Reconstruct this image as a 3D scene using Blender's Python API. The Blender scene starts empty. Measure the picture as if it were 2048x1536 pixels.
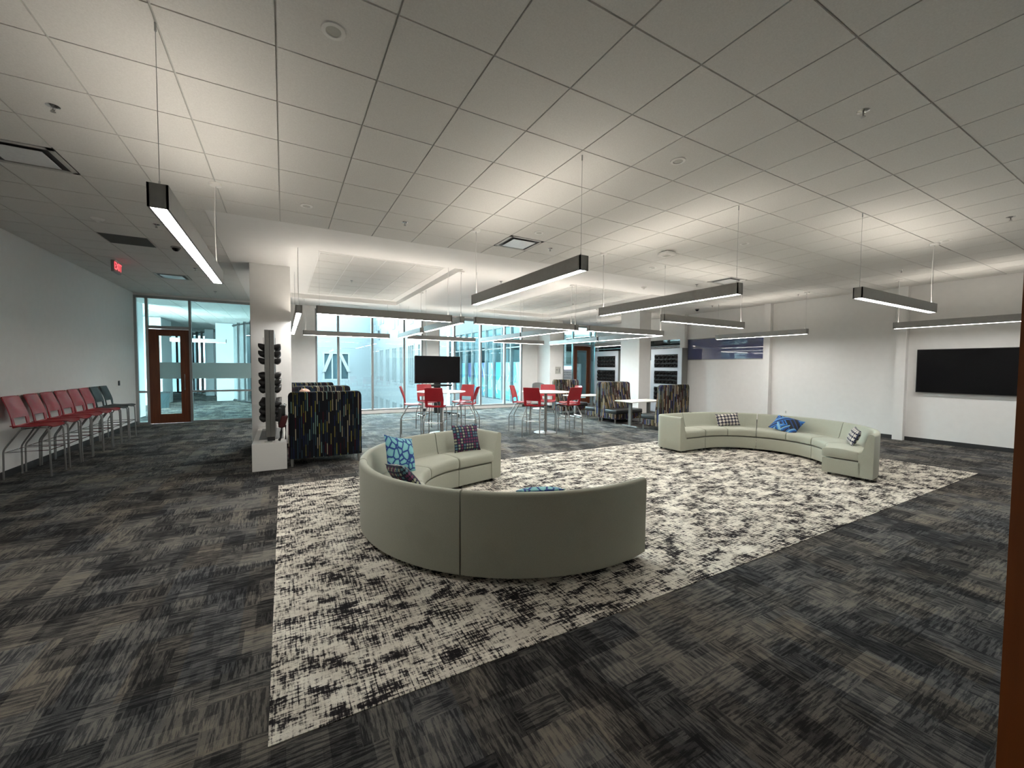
import bpy, bmesh, math, random
from mathutils import Vector, Matrix
random.seed(7)
PI = math.pi
T = 0.6096            # ceiling tile module
CE = 3.681            # ceiling height
scene = bpy.context.scene
C = scene.collection

# ------------------------------------------------------------------ camera, world, exposure
CAM = (0.0117, -3.0282, 1.6807); YAW = 0.5113; PITCH = -0.0403; ROLL = 0.0071; F_PX = 814.92
cy, sy = math.cos(YAW), math.sin(YAW); cp, sp = math.cos(PITCH), math.sin(PITCH)
fwd = Vector((sy*cp, cy*cp, sp)); right = Vector((cy, -sy, 0)); up = right.cross(fwd)
r2 = math.cos(ROLL)*right + math.sin(ROLL)*up; u2 = -math.sin(ROLL)*right + math.cos(ROLL)*up
cd = bpy.data.cameras.new('camera'); cam = bpy.data.objects.new('camera', cd); C.objects.link(cam)
m = Matrix.Identity(4)
for i in range(3):
    m[i][0] = r2[i]; m[i][1] = u2[i]; m[i][2] = -fwd[i]; m[i][3] = CAM[i]
cam.matrix_world = m
cd.sensor_width = 36.0; cd.lens = F_PX/2048*36.0; cd.clip_start = 0.02; cd.clip_end = 500
scene.camera = cam
scene.view_settings.view_transform = 'Standard'; scene.view_settings.look = 'None'
scene.view_settings.gamma = 1.0; scene.view_settings.use_curve_mapping = False
scene.view_settings.exposure = 0.0

W = bpy.data.worlds.new('world'); scene.world = W; W.use_nodes = True
bg = W.node_tree.nodes['Background']
bg.inputs[0].default_value = (0.84, 0.95, 1.0, 1); bg.inputs[1].default_value = 62.0
LENS_DOWN = 56.0; LENS_UP = 22.0

# ------------------------------------------------------------------ materials
def srgb(r, g, b):
    f = lambda c: (c/255/12.92) if c/255 <= 0.04045 else ((c/255+0.055)/1.055)**2.4
    return (f(r), f(g), f(b), 1)
class N:
    def __init__(s, name):
        s.m = bpy.data.materials.new(name); s.m.use_nodes = True
        s.t = s.m.node_tree; s.b = s.t.nodes['Principled BSDF']; s.out = s.t.nodes['Material Output']
    def n(s, typ, **kw):
        x = s.t.nodes.new(typ)
        for k, v in kw.items(): setattr(x, k, v)
        return x
    def l(s, a, b): s.t.links.new(a, b)
    def math(s, op, a, b=None, c=None, clamp=False):
        x = s.n('ShaderNodeMath', operation=op); x.use_clamp = clamp
        for i, v in enumerate((a, b, c)):
            if v is None: continue
            if isinstance(v, (int, float)): x.inputs[i].default_value = v
            else: s.l(v, x.inputs[i])
        return x.outputs[0]
    def mix(s, fac, a, b, blend='MIX'):
        x = s.n('ShaderNodeMix', data_type='RGBA', blend_type=blend)
        for i, v in ((0, fac), (6, a), (7, b)):
            if isinstance(v, (int, float)): x.inputs[i].default_value = v
            elif isinstance(v, tuple): x.inputs[i].default_value = v
            else: s.l(v, x.inputs[i])
        return x.outputs[2]
    def ramp(s, fac, stops, interp='LINEAR'):
        x = s.n('ShaderNodeValToRGB'); x.color_ramp.interpolation = interp
        e = x.color_ramp.elements
        while len(e) > 1: e.remove(e[-1])
        e[0].position = stops[0][0]; e[0].color = stops[0][1]
        for p, c in stops[1:]:
            q = e.new(p); q.color = c
        s.l(fac, x.inputs[0]); return x.outputs[0]
    def sep(s, v):
        x = s.n('ShaderNodeSeparateXYZ'); s.l(v, x.inputs[0]); return x.outputs
    def comb(s, x_, y_, z_=0.0):
        x = s.n('ShaderNodeCombineXYZ')
        for i, v in enumerate((x_, y_, z_)):
            if isinstance(v, (int, float)): x.inputs[i].default_value = v
            else: s.l(v, x.inputs[i])
        return x.outputs[0]
    def noise(s, vec, scale, detail=2, rough=0.5):
        x = s.n('ShaderNodeTexNoise'); s.l(vec, x.inputs['Vector'])
        x.inputs['Scale'].default_value = scale; x.inputs['Detail'].default_value = detail
        x.inputs['Roughness'].default_value = rough; return x.outputs[0]
    def white(s, vec, dim='3D'):
        x = s.n('ShaderNodeTexWhiteNoise', noise_dimensions=dim); s.l(vec, x.inputs['Vector']); return x.outputs
    def obj(s): return s.n('ShaderNodeTexCoord').outputs['Object']
    def pos(s): return s.n('ShaderNodeNewGeometry').outputs['Position']
    def bump(s, h, strength=0.3, dist=0.01):
        x = s.n('ShaderNodeBump'); x.inputs['Strength'].default_value = strength; x.inputs['Distance'].default_value = dist
        s.l(h, x.inputs['Height']); s.l(x.outputs[0], s.b.inputs['Normal'])
def simple(name, col, rough=0.5, metal=0.0, var=0.04, scale=30, spec=0.5, bump=0.0):
    k = N(name); c = col if len(col) == 4 else (*col, 1)
    v = k.noise(k.obj(), scale, 3)
    d = tuple(max(0, x*(1-var)) for x in c[:3])+(1,); e = tuple(min(1, x*(1+var)) for x in c[:3])+(1,)
    k.l(k.ramp(v, [(0.3, d), (0.7, e)]), k.b.inputs['Base Color'])
    k.b.inputs['Roughness'].default_value = rough; k.b.inputs['Metallic'].default_value = metal
    k.b.inputs['Specular IOR Level'].default_value = spec
    if bump: k.bump(v, bump, 0.002)
    return k.m
def emis(name, col, st):
    k = N(name); k.b.inputs['Base Color'].default_value = (0.8, 0.8, 0.8, 1)
    k.b.inputs['Emission Color'].default_value = col; k.b.inputs['Emission Strength'].default_value = st
    return k.m
def glass(name, tint, refl=0.08, alpha_col=None):
    k = N(name); tr = k.n('ShaderNodeBsdfTransparent'); gl = k.n('ShaderNodeBsdfGlossy'); mx = k.n('ShaderNodeMixShader')
    tr.inputs[0].default_value = tint; gl.inputs['Roughness'].default_value = 0.02
    fr = k.n('ShaderNodeFresnel'); fr.inputs[0].default_value = 1.5
    f = k.math('MULTIPLY', fr.outputs[0], refl*10, clamp=True)
    k.l(f, mx.inputs[0]); k.l(tr.outputs[0], mx.inputs[1]); k.l(gl.outputs[0], mx.inputs[2]); k.l(mx.outputs[0], k.out.inputs[0])
    return k.m

M = {}
M['wall'] = simple('wall_paint', (0.80, 0.79, 0.77), 0.6, var=0.015, scale=8)
M['lobby'] = simple('lobby_wall_paint', (0.36, 0.38, 0.38), 0.7, var=0.01)
M['gyp'] = simple('gypsum_paint', (0.82, 0.81, 0.79), 0.7, var=0.01, scale=6)
def tile_mat():
    k = N('ceiling_tile'); v = k.noise(k.obj(), 90, 4, 0.7)
    k.l(k.ramp(v, [(0.3, (0.66, 0.65, 0.62, 1)), (0.7, (0.76, 0.75, 0.72, 1))]), k.b.inputs['Base Color'])
    k.b.inputs['Roughness'].default_value = 0.9; k.bump(v, 0.15, 0.002); return k.m
M['tile'] = tile_mat()
M['grid'] = simple('ceiling_grid_metal', (0.5, 0.5, 0.48), 0.5)
M['black'] = simple('black_plastic', (0.012, 0.012, 0.013), 0.45)
M['screen'] = simple('screen_glass', (0.004, 0.004, 0.005), 0.18, var=0, spec=0.2)
M['base'] = simple('rubber_base', (0.02, 0.021, 0.022), 0.6)
M['alu'] = simple('aluminium', (0.45, 0.46, 0.46), 0.35, 0.9)
M['frame'] = simple('frame_grey', (0.30, 0.31, 0.31), 0.45, 0.3)
M['housing'] = simple('fixture_housing', (0.36, 0.355, 0.34), 0.45, 0.35)
M['chrome'] = simple('chrome', (0.65, 0.65, 0.65), 0.2, 1.0)
M['steel'] = simple('painted_steel', (0.33, 0.33, 0.32), 0.35, 0.7)
M['white'] = simple('white_laminate', (0.80, 0.79, 0.76), 0.3, var=0.01)
M['whitecord'] = simple('white_cord', (0.75, 0.74, 0.72), 0.5)
M['lens'] = emis('lens_down', (1.0, 0.975, 0.935, 1), LENS_DOWN)
M['lensup'] = emis('lens_up', (1.0, 0.91, 0.80, 1), LENS_UP)
M['red'] = simple('red_plastic', (0.32, 0.010, 0.018), 0.4, var=0.08)
M['darkred'] = simple('maroon_cloth', (0.06, 0.006, 0.008), 0.8)
M['char'] = simple('charcoal_plastic', (0.02, 0.026, 0.028), 0.45)
M['greyseat'] = simple('grey_plastic', (0.18, 0.19, 0.19), 0.5)
M['leather'] = simple('charcoal_vinyl', (0.022, 0.025, 0.027), 0.42, bump=0.1)
M['tower'] = simple('grey_powdercoat', (0.20, 0.20, 0.19), 0.4, 0.4)
M['panelw'] = simple('pale_grey_panel', (0.55, 0.60, 0.66), 0.4, var=0.01)
M['skin'] = simple('skin', (0.62, 0.36, 0.27), 0.5)
M['hair'] = simple('short_fair_hair', (0.50, 0.33, 0.22), 0.7, var=0.3, scale=80)
M['shirt'] = simple('grey_shirt', (0.10, 0.11, 0.13), 0.8)
M['jeans'] = simple('dark_jeans', (0.02, 0.03, 0.06), 0.8)
M['gtint'] = glass('window_glass', (0.82, 0.96, 0.98, 1), 0.08)
M['gclear'] = glass('partition_glass', (0.76, 0.93, 0.94, 1), 0.07)
M['gwing'] = glass('wing_glass', (0.75, 0.93, 0.97, 1), 0.02)
def frost():
    k = N('frosted_film'); tr = k.n('ShaderNodeBsdfTranslucent'); df = k.n('ShaderNodeBsdfDiffuse'); mx = k.n('ShaderNodeMixShader'); mx.inputs[0].default_value = 0.45
    tr.inputs[0].default_value = (0.74, 0.86, 0.86, 1); df.inputs[0].default_value = (0.55, 0.62, 0.62, 1)
    k.l(tr.outputs[0], mx.inputs[1]); k.l(df.outputs[0], mx.inputs[2]); k.l(mx.outputs[0], k.out.inputs[0]); return k.m
M['frost'] = frost()
def blueglass():
    k = N('blue_interior_glass'); k.b.inputs['Base Color'].default_value = (0.075, 0.09, 0.21, 1)
    k.b.inputs['Roughness'].default_value = 0.03; k.b.inputs['Specular IOR Level'].default_value = 1.0; k.b.inputs['IOR'].default_value = 1.8; return k.m
M['bluegl'] = blueglass()
def darkglass():
    k = N('dark_interior_glass'); k.b.inputs['Base Color'].default_value = (0.006, 0.008, 0.008, 1)
    k.b.inputs['Roughness'].default_value = 0.03; k.b.inputs['IOR'].default_value = 1.7; return k.m
M['darkgl'] = darkglass()
def wood(name, c1, c2):
    k = N(name); p = k.sep(k.obj())
    v = k.comb(k.math('MULTIPLY', p[0], 14), k.math('MULTIPLY', p[1], 14), k.math('MULTIPLY', p[2], 0.8))
    n = k.noise(v, 2.2, 5, 0.6)
    k.l(k.ramp(n, [(0.3, c1), (0.7, c2)]), k.b.inputs['Base Color']); k.b.inputs['Roughness'].default_value = 0.38; return k.m
M['wood'] = wood('cherry_wood', (0.085, 0.022, 0.008, 1), (0.16, 0.045, 0.016, 1))
M['wood2'] = wood('orange_wood', (0.20, 0.050, 0.008, 1), (0.26, 0.065, 0.010, 1))
def fabric():
    k = N('sage_upholstery'); o = k.obj(); n = k.noise(o, 260, 3, 0.7); s_ = k.noise(o, 2.2, 4, 0.6)
    c = k.ramp(n, [(0.25, (0.325, 0.335, 0.270, 1)), (0.75, (0.445, 0.455, 0.375, 1))])
    c = k.mix(k.math('MULTIPLY', k.ramp(s_, [(0.55, (0, 0, 0, 1)), (0.8, (1, 1, 1, 1))]), 0.25), c, (0.20, 0.20, 0.155, 1))
    k.l(c, k.b.inputs['Base Color']); k.b.inputs['Roughness'].default_value = 0.92; k.b.inputs['Specular IOR Level'].default_value = 0.2
    k.b.inputs['Sheen Weight'].default_value = 0.15; k.bump(n, 0.12, 0.001); return k.m
M['sofa'] = fabric()

def carpet():
    k = N('carpet_tiles'); P = k.pos(); s = k.sep(P)
    def cells(a, b, seed, jx):       # random value per rectangular cell a x b (metres), rows offset at random
        row = k.math('FLOOR', k.math('DIVIDE', s[1] if jx else s[0], b))
        r = k.white(k.comb(row, seed, 0))[0]
        u = k.math('ADD', k.math('DIVIDE', s[0] if jx else s[1], a), k.math('MULTIPLY', r, 7.0))
        return k.white(k.comb(k.math('FLOOR', u), row, seed+3))[0]
    # per tile orientation
    tx = k.math('FLOOR', k.math('DIVIDE', k.math('ADD', s[0], 0.07), 0.5)); ty = k.math('FLOOR', k.math('DIVIDE', k.math('ADD', s[1], 1.0), 0.5))
    tr = k.white(k.comb(tx, ty, 1.0))
    big = cells(0.50, 0.25, 11.0, True); big2 = cells(0.34, 0.17, 21.0, False); med = cells(0.13, 0.085, 31.0, True); sm = cells(0.05, 0.035, 61.0, False)
    lx = k.noise(k.comb(k.math('MULTIPLY', s[0], 5.5), k.math('MULTIPLY', s[1], 62)), 1, 3, 0.7)
    ly = k.noise(k.comb(k.math('MULTIPLY', s[0], 62), k.math('MULTIPLY', s[1], 5.5)), 1, 3, 0.7)
    sel = k.math('GREATER_THAN', cells(0.26, 0.15, 41.0, True), 0.5)
    line = k.math('ADD', k.math('MULTIPLY', lx, sel), k.math('MULTIPLY', ly, k.math('SUBTRACT', 1.0, sel)))
    line = k.ramp(line, [(0.44, (0, 0, 0, 1)), (0.54, (1, 1, 1, 1))])
    pile = k.noise(P, 220, 2, 0.8)
    v = k.math('ADD', k.math('MULTIPLY', big, 0.24), k.math('MULTIPLY', big2, 0.20))
    v = k.math('ADD', v, k.math('MULTIPLY', med, 0.14)); v = k.math('ADD', v, k.math('MULTIPLY', sm, 0.07)); v = k.math('ADD', v, k.math('MULTIPLY', line, 0.22))
    v = k.math('ADD', v, k.math('MULTIPLY', k.math('SUBTRACT', pile, 0.5), 0.30))
    v = k.math('ADD', v, k.math('MULTIPLY', tr[0], 0.10))
    c = k.ramp(v, [(0.24, (0.012, 0.012, 0.013, 1)), (0.42, (0.042, 0.042, 0.042, 1)), (0.56, (0.095, 0.093, 0.088, 1)), (0.78, (0.20, 0.185, 0.158, 1))])
    hue = cells(0.5, 0.25, 51.0, False)
    c = k.mix(0.35, c, k.mix(1.0, c, k.ramp(hue, [(0, (0.85, 0.95, 1.15, 1)), (0.5, (1, 1, 1, 1)), (1, (1.2, 1.0, 0.8, 1))]), 'MULTIPLY'))
    k.l(c, k.b.inputs['Base Color']); k.b.inputs['Roughness'].default_value = 0.95; k.b.inputs['Specular IOR Level'].default_value = 0.15
    k.bump(pile, 0.4, 0.004); return k.m
M['carpet'] = carpet()
def rugmat():
    k = N('cream_patterned_carpet'); P = k.pos(); s = k.sep(P)
    nx = k.noise(k.comb(k.math('MULTIPLY', s[0], 9), k.math('MULTIPLY', s[1], 60)), 1, 3, 0.7)
    ny = k.noise(k.comb(k.math('MULTIPLY', s[0], 60), k.math('MULTIPLY', s[1], 9)), 1, 3, 0.7)
    lo = k.noise(k.comb(k.math('MULTIPLY', s[0], 3.8), k.math('MULTIPLY', s[1], 7.6)), 1, 4, 0.7)
    row = k.math('FLOOR', k.math('DIVIDE', s[1], 0.09)); r = k.white(k.comb(row, 2.0, 0))[0]
    blk = k.white(k.comb(k.math('FLOOR', k.math('ADD', k.math('DIVIDE', s[0], 0.17), k.math('MULTIPLY', r, 5))), row, 4.0))[0]
    v = k.math('ADD', k.math('MULTIPLY', lo, 1.0), k.math('MULTIPLY', k.math('SUBTRACT', blk, 0.5), 0.16))
    v = k.math('ADD', v, k.math('MULTIPLY', k.math('SUBTRACT', nx, 0.5), 0.85)); v = k.math('ADD', v, k.math('MULTIPLY', k.math('SUBTRACT', ny, 0.5), 0.85))
    # knotted loops about 2.5 cm apart
    blk2 = k.white(k.comb(k.math('FLOOR', k.math('DIVIDE', s[0], 0.028)), k.math('FLOOR', k.math('DIVIDE', s[1], 0.028)), 9.0))[0]; v = k.math('ADD', v, k.math('MULTIPLY', k.math('SUBTRACT', blk2, 0.5), 0.10))
    fx = k.math('ABSOLUTE', k.math('SUBTRACT', k.math('FRACT', k.math('DIVIDE', s[0], 0.028)), 0.5)); fy = k.math('ABSOLUTE', k.math('SUBTRACT', k.math('FRACT', k.math('DIVIDE', s[1], 0.028)), 0.5))
    knot = k.math('MAXIMUM', fx, fy)
    kn = k.ramp(k.noise(P, 2.6, 2), [(0.45, (0, 0, 0, 1)), (0.6, (1, 1, 1, 1))])
    v = k.math('ADD', v, k.math('MULTIPLY', k.math('MULTIPLY', k.math('GREATER_THAN', knot, 0.40), k.math('ADD', kn, 0.4)), 0.09))
    c = k.ramp(v, [(0.40, (0.84, 0.80, 0.71, 1)), (0.50, (0.64, 0.60, 0.52, 1)), (0.56, (0.38, 0.355, 0.31, 1)), (0.605, (0.045, 0.040, 0.042, 1)), (0.75, (0.014, 0.012, 0.014, 1))])
    g = k.ramp(k.noise(P, 3.0, 4, 0.7), [(0.35, (0.78, 0.76, 0.74, 1)), (0.65, (1.1, 1.1, 1.1, 1))])
    c = k.mix(1.0, c, g, 'MULTIPLY')
    pile = k.noise(P, 240, 2, 0.8)
    c = k.mix(0.5, c, k.mix(1.0, c, k.ramp(pile, [(0.3, (0.5, 0.5, 0.5, 1)), (0.7, (1.4, 1.4, 1.4, 1))]), 'MULTIPLY'))
    k.l(c, k.b.inputs['Base Color']); k.b.inputs['Roughness'].default_value = 0.95; k.b.inputs['Specular IOR Level'].default_value = 0.15
    k.bump(k.math('ADD', pile, k.math('MULTIPLY', knot, -0.8)), 0.5, 0.006); return k.m
M['rug'] = rugmat()
def stripes(name, w, L, cols, density, dots, seed):
    """woven vertical dashes: columns w wide, dash cells L long"""
    k = N(name); s = k.sep(k.obj())
    u = k.math('DIVIDE', k.math('ADD', s[0], s[1]), w); col = k.math('FLOOR', u); fu = k.math('FRACT', u)
    rc = k.white(k.comb(col, seed, 0))[0]
    z = k.math('ADD', k.math('DIVIDE', s[2], L), k.math('MULTIPLY', rc, 9.7)); seg = k.math('FLOOR', z); fz = k.math('FRACT', z)
    rs = k.white(k.comb(col, seg, seed+1)); rv = rs[0]
    rk = k.white(k.comb(col, seg, seed+5))[0]
    stops = [(i/len(cols), c) for i, c in enumerate(cols)]
    c = k.ramp(rv, stops, 'CONSTANT')
    mask = k.math('LESS_THAN', rk, density)
    if dots:
        isdot = k.math('GREATER_THAN', k.white(k.comb(col, seg, seed+9))[0], 0.80)
        dz = k.math('GREATER_THAN', k.math('FRACT', k.math('MULTIPLY', fz, L/0.014)), 0.5)
        keep = k.math('SUBTRACT', 1.0, k.math('MULTIPLY', isdot, dz)); mask = k.math('MULTIPLY', mask, keep)
        inner = k.math('LESS_THAN', k.math('ABSOLUTE', k.math('SUBTRACT', fu, 0.5)), 0.20)
        mask = k.math('MULTIPLY', mask, inner)
    base = (0.007, 0.008, 0.011, 1)
    c = k.mix(mask, base, c)
    k.l(c, k.b.inputs['Base Color']); k.b.inputs['Roughness'].default_value = 0.9; k.b.inputs['Specular IOR Level'].default_value = 0.2
    return k.m
pal1 = [(0.20, 0.19, 0.035, 1), (0.05, 0.006, 0.012, 1), (0.010, 0.016, 0.06, 1), (0.32, 0.28, 0.19, 1), (0.015, 0.025, 0.05, 1), (0.15, 0.25, 0.22, 1), (0.20, 0.17, 0.04, 1), (0.02, 0.05, 0.07, 1)]
pal2 = [(0.10, 0.085, 0.03, 1), (0.055, 0.02, 0.014, 1), (0.035, 0.04, 0.10, 1), (0.30, 0.26, 0.19, 1), (0.012, 0.012, 0.012, 1), (0.10, 0.11, 0.11, 1), (0.035, 0.02, 0.02, 1), (0.19, 0.14, 0.09, 1), (0.02, 0.02, 0.02, 1), (0.06, 0.055, 0.03, 1)]
M['boothA'] = stripes('dark_dashed_fabric', 0.030, 0.19, pal1, 0.66, True, 3.0)
M['boothB'] = stripes('striped_fabric', 0.030, 0.22, pal2, 0.97, False, 8.0)
def pillow_leaf():
    k = N('navy_leaf_print'); v = k.n('ShaderNodeTexVoronoi'); v.feature = 'DISTANCE_TO_EDGE'; v.inputs['Scale'].default_value = 12
    d = k.noise(k.obj(), 3, 0); mp = k.n('ShaderNodeVectorMath', operation='ADD'); k.l(k.obj(), mp.inputs[0]); k.l(k.math('MULTIPLY', d, 0.25), mp.inputs[1]); k.l(mp.outputs[0], v.inputs['Vector'])
    k.l(k.ramp(v.outputs[0], [(0.0, (0.008, 0.045, 0.22, 1)), (0.085, (0.008, 0.045, 0.22, 1)), (0.10, (0.16, 0.42, 0.46, 1)), (0.30, (0.22, 0.52, 0.56, 1))]), k.b.inputs['Base Color']); k.b.inputs['Roughness'].default_value = 0.8; return k.m
M['p_leaf'] = pillow_leaf()
def pillow_multi(name, cols, scale, thr):
    k = N(name); o = k.obj(); s = k.sep(o)
    vx = k.math('MULTIPLY', s[0], scale); vz = k.math('MULTIPLY', s[2], scale)
    fx = k.math('SUBTRACT', k.math('FRACT', vx), 0.5); fz = k.math('SUBTRACT', k.math('FRACT', vz), 0.5)
    rad = k.math('SQRT', k.math('ADD', k.math('MULTIPLY', fx, fx), k.math('MULTIPLY', fz, fz)))
    ang = k.math('ARCTAN2', fz, fx)
    pet = k.math('MULTIPLY', k.math('ABSOLUTE', k.math('SINE', k.math('MULTIPLY', ang, 3))), k.math('SUBTRACT', 0.62, rad))
    m_ = k.math('GREATER_THAN', pet, thr)
    r = k.white(k.comb(k.math('FLOOR', vx), k.math('FLOOR', k.math('MULTIPLY', vz, 0.5)), 3.0))[0]
    c = k.ramp(r, [(i/len(cols), c) for i, c in enumerate(cols)], 'CONSTANT')
    k.l(k.mix(m_, (0.010, 0.012, 0.035, 1), c), k.b.inputs['Base Color']); k.b.inputs['Roughness'].default_value = 0.8; return k.m
M['p_multi'] = pillow_multi('jewel_flower_print', [(0.22, 0.03, 0.09, 1), (0.42, 0.45, 0.30, 1), (0.10, 0.25, 0.30, 1), (0.20, 0.03, 0.10, 1)], 24, 0.22)
M['p_brown'] = pillow_multi('brown_white_print', [(0.75, 0.70, 0.62, 1), (0.65, 0.60, 0.52, 1)], 15, 0.17)
def pillow_blue():
    k = N('blue_ribbon_print'); s = k.sep(k.obj())
    a = k.math('ADD', s[0], k.math('MULTIPLY', s[2], 0.8)); b = k.math('SUBTRACT', s[0], k.math('MULTIPLY', s[2], 0.9))
    sel = k.math('GREATER_THAN', k.noise(k.obj(), 7, 0), 0.5)
    u = k.math('ADD', k.math('MULTIPLY', a, sel), k.math('MULTIPLY', b, k.math('SUBTRACT', 1.0, sel)))
    r = k.white(k.comb(k.math('FLOOR', k.math('DIVIDE', u, 0.028)), sel, 1.0))[0]
    k.l(k.ramp(r, [(0, (0.012, 0.015, 0.02, 1)), (0.25, (0.02, 0.13, 0.42, 1)), (0.5, (0.012, 0.05, 0.18, 1)), (0.72, (0.20, 0.40, 0.55, 1)), (0.85, (0.02, 0.16, 0.5, 1))], 'CONSTANT'), k.b.inputs['Base Color']); k.b.inputs['Roughness'].default_value = 0.8; return k.m
M['p_blue'] = pillow_blue()
M['mullion'] = simple('curtain_wall_frame', (0.021, 0.024, 0.024), 0.4)
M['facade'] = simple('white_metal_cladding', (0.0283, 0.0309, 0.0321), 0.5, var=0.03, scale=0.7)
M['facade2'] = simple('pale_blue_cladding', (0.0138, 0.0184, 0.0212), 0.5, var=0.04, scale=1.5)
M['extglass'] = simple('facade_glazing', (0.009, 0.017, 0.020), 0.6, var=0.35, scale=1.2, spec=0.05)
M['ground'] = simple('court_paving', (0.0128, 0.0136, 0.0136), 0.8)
M['pink'] = simple('mural_pink', (0.3465, 0.1620, 0.3180), 0.6); M['mblue'] = simple('mural_blue', (0.0870, 0.2895, 0.4620), 0.6)
M['myel'] = simple('mural_sand', (0.3810, 0.3585, 0.2775), 0.6); M['mteal'] = simple('mural_slate', (0.1455, 0.2085, 0.2610), 0.6); M['green'] = simple('tree_reflection_green', (0.014, 0.023, 0.020), 0.6)
M['exitred'] = emis('exit_letter_red', (1.0, 0.05, 0.08, 1), 1.6)
M['exitface'] = simple('exit_face', (0.62, 0.40, 0.38), 0.5)
M['ink'] = simple('sign_ink', (0.05, 0.12, 0.14), 0.6)
M['signplate'] = simple('sign_plate', (0.48, 0.48, 0.44), 0.4)
M['slate'] = simple('slate_bin', (0.03, 0.05, 0.055), 0.5)
M['diffplate'] = simple('diffuser_plate', (0.72, 0.74, 0.75), 0.25, 0.1)
M['diffdark'] = simple('diffuser_throat', (0.015, 0.014, 0.016), 0.5)
M['grille'] = simple('return_grille', (0.12, 0.125, 0.12), 0.5)

# ------------------------------------------------------------------ geometry helpers
def new(): return bmesh.new()
def box(bm, x0, x1, y0, y1, z0, z1, bev=0.0, seg=2):
    vs = [bm.verts.new((x, y, z)) for x in (x0, x1) for y in (y0, y1) for z in (z0, z1)]
    f = [(0, 1, 3, 2), (4, 6, 7, 5), (0, 4, 5, 1), (2, 3, 7, 6), (0, 2, 6, 4), (1, 5, 7, 3)]
    fs = [bm.faces.new([vs[i] for i in q]) for q in f]
    if bev > 0:
        es = list({e for q in fs for e in q.edges})
        bmesh.ops.bevel(bm, geom=es, offset=bev, segments=seg, profile=0.5, affect='EDGES')
    return bm
def tube(bm, pts, r, n=8, cap=True):
    pts = [Vector(p) for p in pts]; rings = []
    for i, p in enumerate(pts):
        a = pts[max(i-1, 0)]; b = pts[min(i+1, len(pts)-1)]; d = (b-a).normalized()
        ref = Vector((0, 0, 1)) if abs(d.z) < 0.92 else Vector((1, 0, 0))
        s = d.cross(ref).normalized(); t = s.cross(d).normalized()
        if i > 0 and rings:
            ps = prev
            s = (ps - d*ps.dot(d)).normalized(); t = d.cross(s).normalized()
        prev = s
        rr = r[i] if isinstance(r, (list, tuple)) else r
        rings.append([bm.verts.new(p + rr*(math.cos(2*PI*k/n)*s + math.sin(2*PI*k/n)*t)) for k in range(n)])
    for a, b in zip(rings, rings[1:]):
        for k in range(n): bm.faces.new((a[k], a[(k+1) % n], b[(k+1) % n], b[k]))
    if cap:
        bm.faces.new(rings[0][::-1]); bm.faces.new(rings[-1])
    return bm
def bend(pts, r=0.05, n=4):
    """round the inner corners of a polyline"""
    P = [Vector(p) for p in pts]; out = [P[0]]
    for a, b, c in zip(P, P[1:], P[2:]):
        u = (a-b); w = (c-b); q = min(r, u.length*0.45, w.length*0.45); u.normalize(); w.normalize()
        p0 = b+u*q; p1 = b+w*q
        for i in range(n+1):
            t = i/n; out.append((1-t)**2*p0 + 2*t*(1-t)*b + t*t*p1)
    out.append(P[-1]); return out
def lathe(bm, prof, cx=0, cy_=0, n=28):
    rings = []
    for r, z in prof:
        rings.append([bm.verts.new((cx+r*math.cos(2*PI*k/n), cy_+r*math.sin(2*PI*k/n), z)) for k in range(n)] if r > 1e-5 else [bm.verts.new((cx, cy_, z))])
    for a, b in zip(rings, rings[1:]):
        if len(a) == 1 and len(b) == 1: continue
        for k in range(n):
            if len(a) == 1: bm.faces.new((a[0], b[k], b[(k+1) % n]))
            elif len(b) == 1: bm.faces.new((a[k], a[(k+1) % n], b[0]))
            else: bm.faces.new((a[k], a[(k+1) % n], b[(k+1) % n], b[k]))
    return bm
def shell(bm, fn, nu, nv, th, side=1):
    """thick sheet from fn(u,v); u,v in 0..1"""
    g = [[Vector(fn(i/nu, j/nv)) for j in range(nv+1)] for i in range(nu+1)]
    A, B = [], []
    for i in range(nu+1):
        ra, rb = [], []
        for j in range(nv+1):
            du = g[min(i+1, nu)][j]-g[max(i-1, 0)][j]; dv = g[i][min(j+1, nv)]-g[i][max(j-1, 0)]
            nrm = du.cross(dv); nrm = nrm.normalized() if nrm.length > 1e-9 else Vector((0, 0, 1))
            ra.append(bm.verts.new(g[i][j]+nrm*th/2)); rb.append(bm.verts.new(g[i][j]-nrm*th/2))
        A.append(ra); B.append(rb)
    for i in range(nu):
        for j in range(nv):
            bm.faces.new((A[i][j], A[i+1][j], A[i+1][j+1], A[i][j+1])); bm.faces.new((B[i][j+1], B[i+1][j+1], B[i+1][j], B[i][j]))
    for i in range(nu):
        bm.faces.new((A[i+1][0], A[i][0], B[i][0], B[i+1][0])); bm.faces.new((A[i][nv], A[i+1][nv], B[i+1][nv], B[i][nv]))
    for j in range(nv):
        bm.faces.new((A[0][j], A[0][j+1], B[0][j+1], B[0][j])); bm.faces.new((A[nu][j+1], A[nu][j], B[nu][j], B[nu][j+1]))
    return bm
def sweep(bm, profs, frames):
    """profs: one closed list of (r,z) or a list per frame; frames: (origin2d, outward2d)"""
    rings = []
    for i, (o, d) in enumerate(frames):
        pr = profs[i] if isinstance(profs[0], list) else profs
        rings.append([bm.verts.new((o[0]+d[0]*r, o[1]+d[1]*r, z)) for r, z in pr])
    n = len(rings[0])
    for a, b in zip(rings, rings[1:]):
        for k in range(n): bm.faces.new((a[k], a[(k+1) % n], b[(k+1) % n], b[k]))
    bm.faces.new(rings[0][::-1]); bm.faces.new(rings[-1]); return bm
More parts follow.
